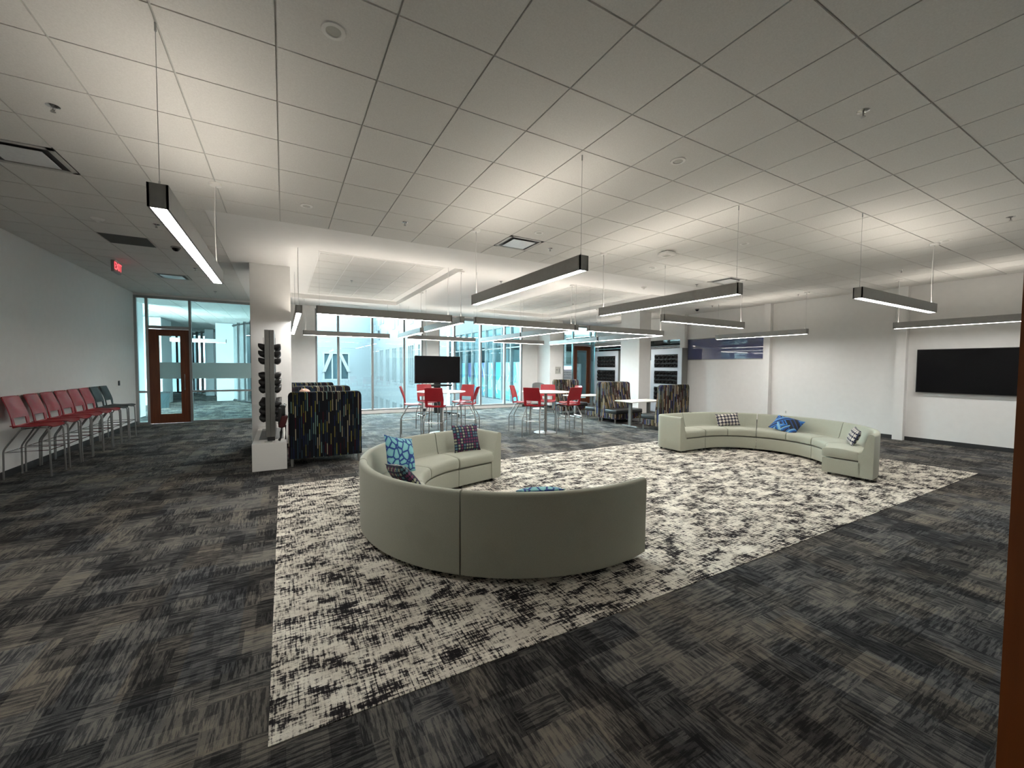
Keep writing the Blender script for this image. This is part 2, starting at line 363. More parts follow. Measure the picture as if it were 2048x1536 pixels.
def obj(name, bm, mat, parent=None, smooth=False, bevel=0.0, fix=True):
    if fix: bmesh.ops.recalc_face_normals(bm, faces=bm.faces)
    me = bpy.data.meshes.new(name); bm.to_mesh(me); bm.free()
    mats = mat if isinstance(mat, list) else [mat]
    for q in mats: me.materials.append(M[q] if isinstance(q, str) else q)
    if smooth:
        for p in me.polygons: p.use_smooth = True
        try: me.set_sharp_from_angle(angle=math.radians(40))
        except Exception: pass
    o = bpy.data.objects.new(name, me); C.objects.link(o)
    if parent: o.parent = parent
    if bevel:
        b = o.modifiers.new('bevel', 'BEVEL'); b.width = bevel; b.segments = 2; b.limit_method = 'ANGLE'; b.angle_limit = math.radians(40)
    return o
def tag(o, label, cat, group=None, kind=None):
    if label: o['label'] = label
    if cat: o['category'] = cat
    if group: o['group'] = group
    if kind: o['kind'] = kind
    return o
def thing(name, label, cat, loc=(0, 0, 0), rotz=0.0, group=None):
    o = bpy.data.objects.new(name, None); C.objects.link(o); o.empty_display_size = 0.1
    o.location = loc; o.rotation_euler = (0, 0, rotz); return tag(o, label, cat, group)
def struct(name, bm, mat, **kw):
    o = obj(name, bm, mat, **kw)
    if not kw.get('parent'): o['kind'] = 'structure'
    return o
def sempty(name):
    o = bpy.data.objects.new(name, None); C.objects.link(o); o['kind'] = 'structure'; o.empty_display_size = 0.1; return o
def copy_tree(root, loc, rotz=None, label=None, group=None):
    def cp_(o, par):
        c = o.copy(); C.objects.link(c); c.parent = par
        for ch in o.children: cp_(ch, c)
        return c
    c = root.copy(); C.objects.link(c)
    for ch in list(root.children): cp_(ch, c)
    c.location = loc
    if rotz is not None: c.rotation_euler = (0, 0, rotz)
    if label: c['label'] = label
    if group: c['group'] = group
    return c
def text_mesh(name, s, size, mat, parent, loc, rot, ext=0.002, align='CENTER'):
    cu = bpy.data.curves.new(name, 'FONT'); cu.body = s; cu.size = size; cu.extrude = ext; cu.align_x = align; cu.align_y = 'CENTER'
    tmp = bpy.data.objects.new(name+'_t', cu); C.objects.link(tmp)
    bpy.context.view_layer.update()
    me = bpy.data.meshes.new_from_object(tmp.evaluated_get(bpy.context.evaluated_depsgraph_get()))
    bpy.data.objects.remove(tmp); me.materials.clear(); me.materials.append(M[mat])
    o = bpy.data.objects.new(name, me); C.objects.link(o); o.parent = parent; o.location = loc; o.rotation_euler = rot; return o

# ------------------------------------------------------------------ room shell
XL, XR, YN, YF = -3.6, 13.1, -3.3, 12.05
GX0, GX1, GY0 = -0.85, 9.754, 3.56           # plain gypsum ceiling area
bm = new(); box(bm, -8.0, XR+0.2, YN-0.1, YF+0.02, -0.12, 0.0); struct('floor', bm, 'carpet')
bm = new(); box(bm, -0.07, 9.93, -1.0, 3.5, 0.0, 0.004)
tag(obj('area_rug', bm, 'rug'), 'large cream and black patterned carpet rectangle set in the dark floor under both sofas', 'rug')

SKIP = {(5, 4), (-4, 4), (-4, 14), (14, 4)}     # tiles replaced by air diffusers
def clip_tiles(bm, x0, x1, y0, y1, z, hole=None, g=0.006):
    i0 = math.floor(x0/T); i1 = math.ceil(x1/T); j0 = math.floor(y0/T); j1 = math.ceil(y1/T)
    for i in range(i0, i1):
        for j in range(j0, j1):
            a, b, c, d = max(i*T, x0), min((i+1)*T, x1), max(j*T, y0), min((j+1)*T, y1)
            if b-a < 0.03 or d-c < 0.03: continue
            if hole and (i, j) in SKIP: continue
            rects = [(a, b, c, d)]
            if hole:
                hx0, hx1, hy0 = hole
                if b > hx0+1e-3 and a < hx1-1e-3 and d > hy0+1e-3:
                    rects = []
                    if c < hy0-0.02: rects.append((a, b, c, hy0))
                    if a < hx0-0.02: rects.append((a, hx0, max(c, hy0) if c < hy0 else c, d))
                    if b > hx1+0.02: rects.append((hx1, b, max(c, hy0) if c < hy0 else c, d))
            for (p, q, r, s) in rects:
                if (q-p) > 0.03 and (s-r) > 0.03: box(bm, p+g, q-g, r+g, s-g, z, z+0.02)
bm = new(); clip_tiles(bm, XL, XR, YN, YF, CE, (GX0, GX1, GY0)); struct('ceiling', bm, 'tile')
bm = new()
box(bm, XL, XR, YN, GY0, CE+0.012, CE+0.03); box(bm, XL, GX0, GY0, YF, CE+0.012, CE+0.03); box(bm, GX1, XR, GY0, YF, CE+0.012, CE+0.03)
struct('ceiling', bm, 'grid')
# gypsum ceiling with two coffers
TR = [(0.16, 3.25, 4.82, 10.5), (6.15, 9.25, 4.82, 10.5)]; TZ = 3.80
bm = new()
th = 0.05
box(bm, GX0, GX1, GY0, 4.82, CE, CE+th); box(bm, GX0, GX1, 10.5, YF, CE, CE+th)
box(bm, GX0, 0.16, 4.82, 10.5, CE, CE+th); box(bm, 3.25, 6.15, 4.82, 10.5, CE, CE+th); box(bm, 9.25, GX1, 4.82, 10.5, CE, CE+th)
for k, (a, b, c, d) in enumerate(TR):
    zt = TZ
    box(bm, a-0.05, a, c, d, CE+th, zt+0.08); box(bm, b, b+0.05, c, d, CE+th, zt+0.08)
    box(bm, a-0.05, b+0.05, c-0.05, c, CE+th, zt+0.08); box(bm, a-0.05, b+0.05, d, d+0.05, CE+th, zt+0.08)
    px0, px1, py0, py1 = a+0.47, b-0.20, 5.36, 10.2
    if k == 1: px0, px1 = a+0.45, b-0.10
    box(bm, a, px0, c, d, zt, zt+0.03); box(bm, px1, b, c, d, zt, zt+0.03); box(bm, px0, px1, c, py0, zt, zt+0.03); box(bm, px0, px1, py1, d, zt, zt+0.03)
    tb = new(); clip_tiles(tb, px0, px1, py0, py1, zt-0.002, None, 0.011); struct('ceiling', tb, 'tile')
    q = math.ceil(px0/T)*T
    while q < px1: box(bm, q-0.011, q+0.011, py0, py1, zt-0.010, zt); q += T
    for q in (px0, px1): box(bm, q-0.012, q+0.012, py0, py1, zt-0.008, zt)
    for q in (py0, py1): box(bm, px0, px1, q-0.012, q+0.012, zt-0.008, zt)
    box(bm, px0, px1, py0, py1, zt+0.015, zt+0.04)
box(bm, 0.16, 0.33, 4.82, 10.5, TZ+0.06, TZ+0.09)
struct('ceiling', bm, 'gyp')
# roof slab keeps daylight out above
bm = new(); box(bm, XL-0.2, XR+0.2, YN-0.2, YF+0.1, 3.95, 4.1); struct('ceiling', bm, 'gyp')

def wall(name, *b, mat='wall'):
    bm = new()
    for q in b: box(bm, *q)
    return struct(name, bm, mat)
wall('wall_left', (XL-0.15, XL, YN-0.2, YF+0.1, 0, 4.0))
wall('wall_near', (XL-0.15, XR+0.2, YN-0.15, YN, 0, 4.0))
# right wall with clerestory openings
wall('wall_right', (XR, XR+0.15, YN, 4.18, 0, 4.0), (XR, XR+0.15, 4.18, 7.05, 0, 2.02), (XR, XR+0.15, 4.18, 7.05, 2.76, 4.0),
     (XR, XR+0.15, 7.05, YF+0.1, 0, 2.0), (XR, XR+0.15, 7.05, YF+0.1, 2.80, 4.0), (XR, XR+0.15, 7.05, 7.3, 2.0, 2.8))
for y in (0.87, 4.0, 7.02):
    bm = new(); box(bm, XR-(0.15 if y < 7 else 0.17), XR, y, y+0.19, 0, CE); struct('wall_right', bm, 'wall')
# back wall: x from left glass wall to right glass wall
def yw(x0, x1, z0=0, z1=4.0): return (x0, x1, YF, YF+0.15, z0, z1)
wall('wall_back', yw(-0.5, 0.95), yw(0.95, 4.62, 3.60), yw(4.62, 5.22), yw(5.22, 8.98, 3.60), yw(8.98, 11.13), yw(XL, -0.5, 3.63), yw(11.13, XR, 3.63),
     yw(0.95, 4.62, 0, 0.10), yw(5.22, 8.98, 0, 0.10))
bm = new(); box(bm, 4.72, 5.20, YF-0.12, YF, 0, CE); struct('wall_back', bm, 'wall')
# free columns
def column(name, x0, x1, y0, y1):
    bm = new(); box(bm, x0, x1, y0, y1, 0, CE, 0.004, 1); o = struct(name, bm, 'wall')
    b2 = new()
    box(b2, x0-0.008, x1+0.008, y0-0.008, y1+0.008, 0, 0.10); struct('baseboard_column', b2, 'base')
column('wall_column', -0.54, 0.155, 6.42, 7.3)
column('wall_column', 10.86, 11.42, 7.24, 8.15)
column('wall_column', 9.75, 10.40, 11.1, 12.05)
# baseboards
def bb(name, *b):
    bm = new()
    for q in b: box(bm, *q)
    struct(name, bm, 'base')
bb('baseboard_left', (XL, XL+0.012, YN, YF, 0, 0.10))
bb('baseboard_right', (XR-0.012, XR, YN, 0.87, 0, 0.09), (XR-0.012, XR, 1.06, 4.0, 0, 0.09), (XR-0.012, XR, 4.19, 6.86, 0, 0.09), (XR-0.012, XR, 8.3, 10.05, 0, 0.09))
bb('baseboard_back', (-0.5, 0.95, YF-0.012, YF, 0, 0.10), (4.62, 4.72, YF-0.012, YF, 0, 0.1), (8.98, 9.75, YF-0.012, YF, 0, 0.1), (10.4, 11.13, YF-0.012, YF, 0, 0.1))
bb('baseboard_near', (XL, XR, YN, YN+0.012, 0, 0.10))

# windows in the back wall
def window(name, x0, x1, mull, zb=0.10, zt=3.60):
    w = sempty(name)
    bm = new(); y0, y1 = YF+0.02, YF+0.12
    box(bm, x0, x1, y0, y1, zb, zb+0.06); box(bm, x0, x1, y0, y1, zt-0.07, zt); box(bm, x0, x0+0.06, y0, y1, zb, zt); box(bm, x1-0.06, x1, y0, y1, zb, zt)
    for q in mull: box(bm, q-0.035, q+0.035, y0-0.02, y1, zb, zt)
    obj('window_frame', bm, 'frame', w)
    e = [x0]+list(mull)+[x1]
    for a, b in zip(e, e[1:]):
        g = new(); box(g, a+0.03, b-0.03, YF+0.075, YF+0.081, zb+0.05, zt-0.05); obj('pane', g, 'gtint', w)
    return w
window('window_1', 0.95, 4.62, (1.66, 2.78, 3.91)); window('window_2', 5.22, 8.98, (5.88, 7.02, 8.13))
# roller shade tube housings at the window heads
for a, b, n in ((1.0, 4.6, 'left'), (5.25, 8.95, 'right')):
    bm = new(); box(bm, a, b, YF-0.02, YF+0.02, 3.57, 3.62); struct('trim_1', bm, 'frame')

# left glass partition with door
def glasswall(name, x0, x1, vert, rails, panes, frostb):
    w = sempty(name); bm = new(); y0, y1 = YF, YF+0.10
    box(bm, x0, x1, y0, y1, 3.56, 3.63)
    for q in vert: box(bm, q-0.03, q+0.03, y0, y1, 0, 3.6)
    for (a, b, z0, z1) in rails: box(bm, a, b, y0+0.01, y1-0.01, z0, z1)
    obj('window_frame', bm, 'alu', w)
    for (a, b, z0, z1) in panes:
        g = new(); box(g, a, b, YF+0.045, YF+0.053, z0, z1); obj('pane', g, 'gclear', w)
    for (a, b) in frostb:
        g = new(); box(g, a, b, YF+0.040, YF+0.043, 1.29, 1.76); obj('frosted_band', g, 'frost', w)
    return w
glasswall('window_3', XL, -0.5, (-3.57, -3.33, -2.36, -0.53), [(-3.57, -3.33, 0.89, 0.95), (-2.36, -0.53, 0.89, 0.94), (-3.57, -3.33, 0, 0.06), (-2.36, -0.53, 0, 0.05), (-3.33, -2.36, 2.72, 2.80)],
          [(-3.54, -3.36, 0.05, 3.57), (-2.33, -0.56, 0.05, 3.57), (-3.31, -2.38, 2.79, 3.57)], [(-2.33, -0.56)])
glasswall('window_4', 11.13, XR, (11.16, 11.72, 12.76, 13.06), [(11.16, 11.72, 0, 0.05), (12.76, 13.06, 0, 0.05), (11.72, 12.76, 2.72, 2.80)],
          [(11.19, 11.69, 0.05, 3.57), (12.79, 13.03, 0.05, 3.57), (11.74, 12.74, 2.79, 3.57)], [])
def door(name, x0, x1, y, ht, gx0, gx1, gz0, gz1, frost_=True, handle_x=None):
    d = sempty(name); bm = new(); y0, y1 = y, y+0.045
    box(bm, x0, gx0, y0, y1, 0.008, ht); box(bm, gx1, x1, y0, y1, 0.008, ht); box(bm, gx0, gx1, y0, y1, 0.008, gz0); box(bm, gx0, gx1, y0, y1, gz1, ht)
    obj('door_leaf', bm, 'wood', d)
    g = new(); box(g, gx0, gx1, y+0.018, y+0.026, gz0, gz1); obj('pane', g, 'gclear', d)
    if frost_:
        g = new(); box(g, gx0, gx1, y+0.012, y+0.015, 1.29, 1.76); obj('frosted_band', g, 'frost', d)
    if handle_x:
        h = new(); tube(h, [(handle_x, y-0.05, 0.96), (handle_x, y-0.05, 1.42)], 0.014); tube(h, [(handle_x, y, 1.02), (handle_x, y-0.05, 1.02)], 0.01); tube(h, [(handle_x, y, 1.36), (handle_x, y-0.05, 1.36)], 0.01)
        obj('door_handle', h, 'chrome', d, smooth=True)
door('door_1', -3.30, -2.39, YF+0.02, 2.70, -3.075, -2.60, 0.27, 2.52, True, -2.50)
door('door_2', 11.75, 12.73, YF+0.02, 2.70, 11.95, 12.52, 0.27, 2.50, False, 12.62)
# wooden door leaf right beside the camera
d3 = sempty('door_3'); bm = new(); box(bm, 1.277, 2.18, -2.86, -2.815, 0.01, 2.7); obj('door_leaf', bm, 'wood2', d3)
bm = new(); box(bm, 2.18, 2.22, YN, -2.80, 0, 2.75); obj('door_frame', bm, 'wood2', d3)

# clerestory windows in right wall
w5 = sempty('window_5'); bm = new(); box(bm, XR+0.07, XR+0.08, 4.18, 7.05, 2.02, 2.76); obj('pane', bm, 'bluegl', w5)
bm = new(); box(bm, XR-0.005, XR+0.1, 4.17, 7.04, 2.0, 2.025); box(bm, XR-0.003, XR+0.1, 4.17, 7.04, 2.755, 2.77); obj('window_frame', bm, 'steel', w5)
w6 = sempty('window_6'); bm = new(); box(bm, XR+0.07, XR+0.08, 7.3, YF, 2.0, 2.8); obj('pane', bm, 'darkgl', w6)
bm = new(); box(bm, XR+0.0, XR+0.1, 7.3, YF, 2.0, 2.02); box(bm, XR+0.0, XR+0.1, 7.3, YF, 2.55, 2.58); obj('window_frame', bm, 'alu', w6)

# ------------------------------------------------------------------ lobby beyond the left glass wall
bm = new(); box(bm, -8, 1.2, YF+0.15, 31, -0.1, 0.0); struct('floor', bm, 'carpet')
bm = new(); clip_tiles(bm, -8, 1.2, YF+0.15, 31, CE+0.02); box(bm, -8, 1.2, YF+0.15, 31, CE+0.05, CE+0.1); struct('ceiling', bm, 'tile')
wall('wall_lobby', (-4.1, -4.0, YF+0.15, 14.7, 0, CE)); wall('wall_lobby', (-8, -4.45, 19.2, 21.0, 0, CE), (-8.0, -7.9, 14.6, 31, 0, CE), mat='lobby')
wall('wall_lobby', (0.6, 0.8, YF+0.15, 13.0, 0, CE))
for (x0, x1, y0, y1) in ((-2.75, -2.05, 20.6, 21.7), (-3.75, -3.25, 24.9, 25.6)): wall('wall_lobby', (x0, x1, y0, y1, 0, CE), mat='lobby')
seg = [((0.5, 12.9), (-0.45, 16.6)), ((-0.45, 16.6), (-1.2, 18.4)), ((-1.2, 18.4), (-2.1, 20.7)), ((-2.75, 21.8), (-3.3, 24.9)), ((-3.75, 25.6), (-4.8, 28.2)), ((-4.8, 28.2), (-8, 29.5))]
w7 = sempty('window_7'); bm = new(); gb = new()
for (a, b) in seg:
    a = Vector((*a, 0)); b = Vector((*b, 0)); L = (b-a).length; n = max(2, round(L/0.9)); dr = (b-a).normalized()
    for i in range(n+1):
        p = a+dr*(L*i/n); box(bm, p.x-0.05, p.x+0.05, p.y-0.05, p.y+0.05, 0, CE)
    for z in (0.03, CE-0.1): tube(bm, [a+Vector((0, 0, z)), b+Vector((0, 0, z))], 0.06, 4)
    q = [gb.verts.new((a.x, a.y, 0.05)), gb.verts.new((b.x, b.y, 0.05)), gb.verts.new((b.x, b.y, CE)), gb.verts.new((a.x, a.y, CE))]; gb.faces.new(q)
obj('window_frame', bm, 'mullion', w7); obj('pane', gb, 'gtint', w7, fix=False)
t = thing('waste_bin', 'dark grey waste bin beyond the glass door, seen through its pane', 'bin', (-4.15, 17.6, 0))
bm = new(); lathe(bm, [(0.0, 0.0), (0.20, 0.0), (0.24, 0.62), (0.22, 0.62), (0.19, 0.02)], n=4); obj('bin_body', bm, 'slate', t)
bm = new(); lathe(bm, [(0.25, 0.58), (0.25, 0.63), (0.22, 0.63)], n=4); obj('rim', bm, 'base', t)

# ------------------------------------------------------------------ lobby beyond the right glass wall
bm = new(); box(bm, 10.0, 17, YF+0.15, 22.5, -0.1, 0.0); struct('floor', bm, 'carpet')
bm = new(); box(bm, 9.9, 17, YF+0.15, 22.5, CE+0.02, CE+0.1); struct('ceiling', bm, 'tile')
wall('wall_lobby', (16.9, 17, YF+0.15, 22.5, 0, CE), (10, 10.1, YF+0.15, 22.5, 0, 1.95), (10, 17, 22.4, 22.5, 0, CE), mat='facade')
bm = new(); box(bm, 10.5, 17, 17.9, 18.0, 0, 1.95); struct('wall_lobby', bm, 'facade')
bm = new(); box(bm, 10.5, 17, 18.4, 18.5, 1.95, 2.75); struct('wall_lobby', bm, 'green')  # dark green strip, painted stand-in for tree reflections in the wing's glazing
bm = new(); box(bm, 14.3, 15.0, 17.0, 17.4, 0, CE); struct('wall_lobby', bm, 'facade')
sgn = thing('glass_sign', 'pale sign with dark lettering on the glass left of the far wooden door', 'sign', (11.42, YF+0.035, 1.37))
bm = new(); box(bm, -0.24, 0.24, 0, 0.004, -0.28, 0.24); obj('sign_panel', bm, 'panelw', sgn)
text_mesh('lettering', "an Children's", 0.085, 'ink', sgn, (-0.02, -0.003, 0.10), (PI/2, 0, 0)); text_mesh('lettering', "acks Hospital", 0.085, 'ink', sgn, (-0.02, -0.003, 0.0), (PI/2, 0, 0))
bm = new()
for z in (-0.12, -0.18, -0.245): box(bm, -0.2, 0.18, -0.002, 0.0, z, z+0.018)
obj('small_print', bm, 'ink', sgn)
# mural beyond the glass by the door
mu = thing('lobby_mural', 'pink and blue painted panel seen through the right glass door', 'mural', (13.4, 16.0, 0))
bm = new(); box(bm, -1.3, 1.6, 0, 0.1, 0, 1.8); obj('backing', bm, 'mblue', mu)
bm = new(); v = [(-0.55, -0.01, 1.78), (1.6, -0.01, 1.78), (1.6, -0.01, 0.5), (0.4, -0.01, 0.3)]; bm.faces.new([bm.verts.new(p) for p in v]); obj('pink_field', bm, 'pink', mu)
bm = new(); v = [(-0.75, -0.015, 1.8), (-0.55, -0.015, 1.8), (0.6, -0.015, 0.1), (0.35, -0.015, 0.1)]; bm.faces.new([bm.verts.new(p) for p in v]); obj('white_band', bm, 'white', mu)

# ------------------------------------------------------------------ courtyard
bm = new(); box(bm, -40, 60, YF+0.3, 90, -6.2, -6.0); struct('floor_courtyard', bm, 'ground')
# far block facing the room
fb = thing('courtyard_building', 'pale blue clad building across the courtyard with a cross-braced window', 'building', (0, 35, 0))
def fwin(parent, x0, x1, z0, z1, y=0, n=4, brace=False):
    g = new(); box(g, x0, x1, y+0.1, y+0.2, z0, z1); f = obj('window', g, 'extglass', parent)
    g = new(); w = 0.06
    for i in range(n+1):
        q = x0+(x1-x0)*i/n; box(g, q-w, q+w, y-0.02, y+0.12, z0, z1)
    box(g, x0-0.1, x1+0.1, y-0.02, y+0.12, z0-0.12, z0); box(g, x0-0.1, x1+0.1, y-0.02, y+0.12, z1, z1+0.12)
    obj('window_frame', g, 'facade', f)
    if brace:
        g = new(); L = (x1-x0)
        for a, b in ((x0+0.0, x0+0.3*L), (x1-0.0, x1-0.35*L)):
            vv = [(a-0.14, y-0.05, z0+0.6), (a+0.14, y-0.05, z0+0.6), (b+0.14, y-0.05, z1), (b-0.14, y-0.05, z1)]
            A = [g.verts.new(p) for p in vv]; B = [g.verts.new((p[0], p[1]-0.1, p[2])) for p in vv]
            g.faces.new(A); g.faces.new(B[::-1])
            for k in range(4): g.faces.new((A[k], A[(k+1) % 4], B[(k+1) % 4], B[k]))
        obj('brace', g, 'facade', f)
bm = new()
def holewall(bm, x0, x1, z0, z1, holes, y0, y1):
    xs = sorted({x0, x1, *[h for q in holes for h in q[:2]]}); zs = sorted({z0, z1, *[h for q in holes for h in q[2:]]})
    for a, b in zip(xs, xs[1:]):
        for c, d in zip(zs, zs[1:]):
            mx, mz = (a+b)/2, (c+d)/2
            if not any(q[0] < mx < q[1] and q[2] < mz < q[3] for q in holes): box(bm, a, b, y0, y1, c, d)
holewall(bm, -10, 7, -6, 6.6, [(3.0, 5.0, 0.6, 2.75)], 0, 0.4); obj('wall', bm, 'facade2', fb)
fwin(fb, 3.0, 5.0, 0.6, 2.75, 0, 3, True)
bm = new()
for z in (3.3, 4.1, 0.2, -0.4): box(bm, -10, 7, -0.02, 0.0, z, z+0.05)
obj('panel_joint', bm, 'facade', fb)
# left-facing wing (punched windows)
wg = thing('courtyard_wing', 'long white clad wing with rows of tall windows running away past the courtyard', 'building', (7.0, 35, 0), -PI/2)
# local x -> world -y ; local -y -> world -x
L = 18.0; holes = []
q = 1.0
while q < L-1.4:
    holes += [(q, q+1.25, 0.55, 3.0), (q, q+1.25, -3.6, -0.9)]; q += 2.2
bm = new(); holewall(bm, 0, L, -6, 7.2, holes, 0, 0.4); obj('wall', bm, 'facade', wg)
for h in holes: fwin(wg, h[0], h[1], h[2], h[3], 0, 3)
for k in range(26):
    u = random.uniform(0.2, L-1.2); z = random.uniform(3.6, 6.2)
    bm = new(); box(bm, u, u+random.uniform(0.3, 0.9), -0.03, 0.0, z, z+random.uniform(0.3, 0.9)); o = obj('shadow_patch', bm, 'facade2', wg)  # darker patches paint the shadow pattern onto the white upper wall
# nearer curtain-walled wing
cw = thing('curtain_wall_wing', 'glazed wing right outside the window with murals behind its tall panes', 'building', (9.6, 22.5, 0), -PI/2)
L = 10.2
bm = new(); box(bm, 0, L, 0.0, 0.3, -6, 0.05); box(bm, 0, L, 0.0, 0.3, 3.75, 5.2); box(bm, 0, L, 0.3, 0.4, -0.1, 0.0); obj('wall', bm, 'facade', cw)
bm = new(); n = 11
for i in range(n+1):
    q = L*i/n; box(bm, q-0.05, q+0.05, -0.06, 0.1, 0.05, 3.75)
box(bm, 0, L, -0.05, 0.1, 3.66, 3.76); box(bm, 0, L, -0.05, 0.1, 2.62, 2.68); obj('curtain_frame', bm, 'mullion', cw)
bm = new(); box(bm, 0, L, 0.03, 0.04, 0.05, 3.7); obj('pane', bm, 'gwing', cw)
bm = new(); box(bm, 0, L, 0.33, 0.38, 0.0, 1.95); pnl = obj('mural_backing', bm, 'myel', cw)
q = 0.0; k = 0
while q < L-0.4:
    w_ = random.uniform(0.7, 1.3); e = min(q+w_, L)
    bm = new(); f = bm.faces.new([bm.verts.new(p) for p in ((q, 0.32, 0.9+random.uniform(0, .3)), (e, 0.32, 0.9+random.uniform(0, .3)), (e, 0.32, 1.93), (q, 0.32, 1.93))]); obj('mural_colour', bm, ('pink', 'mblue', 'pink', 'mteal')[k % 4], cw)
    bm = new(); f = bm.faces.new([bm.verts.new(p) for p in ((q, 0.315, 0.1), (e, 0.315, 0.1), (e, 0.315, 0.45), (q, 0.315, 0.6))]); obj('mural_colour', bm, ('mteal', 'mblue')[k % 2], cw)
    bm = new()
    for (a, b) in (((q, 1.9), (q+w_*0.6, 0.3)), ((e, 1.3), (q+w_*0.2, 0.3))): tube(bm, [(a[0], 0.31, a[1]), (b[0], 0.31, b[1])], 0.025, 4)
    obj('mural_line', bm, 'white', cw); q = e; k += 1

# ------------------------------------------------------------------ linear pendant lights
PZ0, PZ1 = 2.60, 2.74
def pendant(cx, cy_, L, along, label, cords=(1,), cz=CE):
    t = thing('pendant_light', label, 'light', (cx, cy_, PZ0), 0 if along == 'x' else PI/2, 'linear pendant lights')
    h = PZ1-PZ0; w = 0.05
    bm = new(); box(bm, -L/2, L/2, -w, -w+0.012, 0, h); box(bm, -L/2, L/2, w-0.012, w, 0, h); box(bm, -L/2, -L/2+0.012, -w, w, 0, h); box(bm, L/2-0.012, L/2, -w, w, 0, h)
    box(bm, -L/2+0.01, L/2-0.01, -w+0.01, w-0.01, h-0.05, h-0.03)
    obj('housing', bm, 'housing', t)
    bm = new(); box(bm, -L/2+0.012, L/2-0.012, -w+0.012, w-0.012, 0.003, 0.012); obj('diffuser', bm, 'lens', t)
    bm = new(); box(bm, -L/2+0.02, L/2-0.02, -w+0.016, w-0.016, h-0.025, h-0.018); obj('uplight_diffuser', bm, 'lensup', t)
    for k, s_ in enumerate((-1, 1)):
        x = s_*(L/2-0.05); top = cz-PZ0
        bm = new(); tube(bm, [(x, 0, h-0.02), (x, 0, top)], 0.0018, 6); tube(bm, [(x, 0, h-0.02), (x, 0, h+0.03)], 0.005, 8)
        tube(bm, [(x, 0, top-0.05), (x, 0, top)], 0.006, 8); obj('suspension_cable', bm, 'alu', t)
        if k in cords or (k == 1 and 1 in cords):
            bm = new(); tube(bm, [(x-s_*0.02, 0.0, h-0.01), (x-s_*0.028, 0.006, h+0.3), (x-s_*0.02, 0.01, h+0.6), (x-s_*0.01, 0, top)], 0.004, 6); obj('power_cord', bm, 'whitecord', t)
            bm = new(); lathe(bm, [(0, top-0.028), (0.055, top-0.024), (0.062, top-0.005), (0.062, top)], x, 0, 24); obj('canopy', bm, 'white', t)
    return t
LW = 2.55
P = [
 (-0.615, 1.36, 2.52, 'y', 'long pendant light nearest the camera, hanging over the left walkway beside the column', (1,)),
 (2.49, 1.28, 2.52, 'y', 'long pendant light above the near curved sofa, pointing toward the TV cart', (1,)),
 (4.91, 1.26, 2.52, 'y', 'long pendant light second from the near sofa, parallel to its neighbour over the rug', (1,)),
 (7.75, -0.60, 2.62, 'x', 'short-looking pendant light nearest the wall screen, turned toward the right wall', (1,)),
 (11.90, -0.50, 2.55, 'y', 'pendant light hanging just in front of the black wall screen', (1,)),
 (7.77, 2.50, 2.62, 'x', 'pendant light above the far curved sofa, crosswise to the rug lights', (1,)),
 (11.85, 3.74, 2.55, 'y', 'pendant light in front of the blue clerestory window', (0,)),
 (0.26, 6.25, 2.50, 'y', 'pendant light close beside the white column, seen end-on with glowing underside', (0,)),
 (0.26, 9.10, 2.75, 'y', 'second pendant light in the end-on line behind the white column', ()),
 (1.78, 4.92, 2.50, 'x', 'pendant light forming the near side of the left light square', (1,)),
 (1.78, 10.50, 2.50, 'x', 'pendant light forming the window side of the left light square', (0,)),
 (3.28, 6.20, 2.52, 'y', 'nearer pendant light on the right side of the left light square', (0,)),
 (3.28, 9.00, 2.45, 'y', 'farther pendant light on the right side of the left light square', (0,)),
 (4.83, 10.48, 2.45, 'x', 'pendant light near the window above the rolling screen', ()),
 (4.86, 4.92, 2.62, 'x', 'pendant light between the two light squares, on their near line', (1,)),
 (6.28, 6.22, 2.60, 'y', 'nearer pendant light on the left side of the right light square', (0,)),
 (6.30, 9.05, 2.85, 'y', 'farther pendant light on the left side of the right light square', (0,)),
 (7.85, 10.40, 2.20, 'x', 'pendant light forming the window side of the right light square', ()),
 (7.97, 4.93, 2.68, 'x', 'pendant light forming the near side of the right light square', (1,)),
 (9.36, 6.30, 2.62, 'y', 'nearer pendant light on the right side of the right light square', (0,)),
 (9.36, 9.10, 2.85, 'y', 'farther pendant light on the right side of the right light square, before the wooden door', (0,)),
 (11.85, 9.20, 3.0, 'y', 'farthest pendant light, beside the square right column in front of the planter wall', (0,)),
]
P.append((-2.9, 17.2, 1.8, 'x', 'short pendant light in the lobby beyond the left glass door', ()))
for (x, y, L, a, lab, cords) in P:
    inT = any(q[0] < x < q[1] and q[2] < y < q[3] for q in TR)
    pendant(x, y, L, a, lab, cords, (TZ+0.0) if inT and not (x < 0.4) else (TZ+0.06 if inT else CE))

# ------------------------------------------------------------------ ceiling devices
def vent(cx, cy_, label):
    t = thing('air_diffuser', label, 'vent', (cx, cy_, CE), 0, 'square ceiling diffusers')
    h = T/2-0.008; bm = new()
    for a, b, c, d in ((-h, h, -h, -h+0.045), (-h, h, h-0.045, h), (-h, -h+0.045, -h, h), (h-0.045, h, -h, h)): box(bm, a, b, c, d, -0.004, 0.005)
    obj('frame', bm, 'grid', t)
    bm = new(); box(bm, -h-0.004, h+0.004, -h-0.004, h+0.004, 0.006, 0.011); obj('throat', bm, 'diffdark', t)
    bm = new(); p = h-0.10; box(bm, -p, p, -p, p, -0.012, -0.006, 0.002, 1); obj('plate', bm, 'diffplate', t)
vt = []
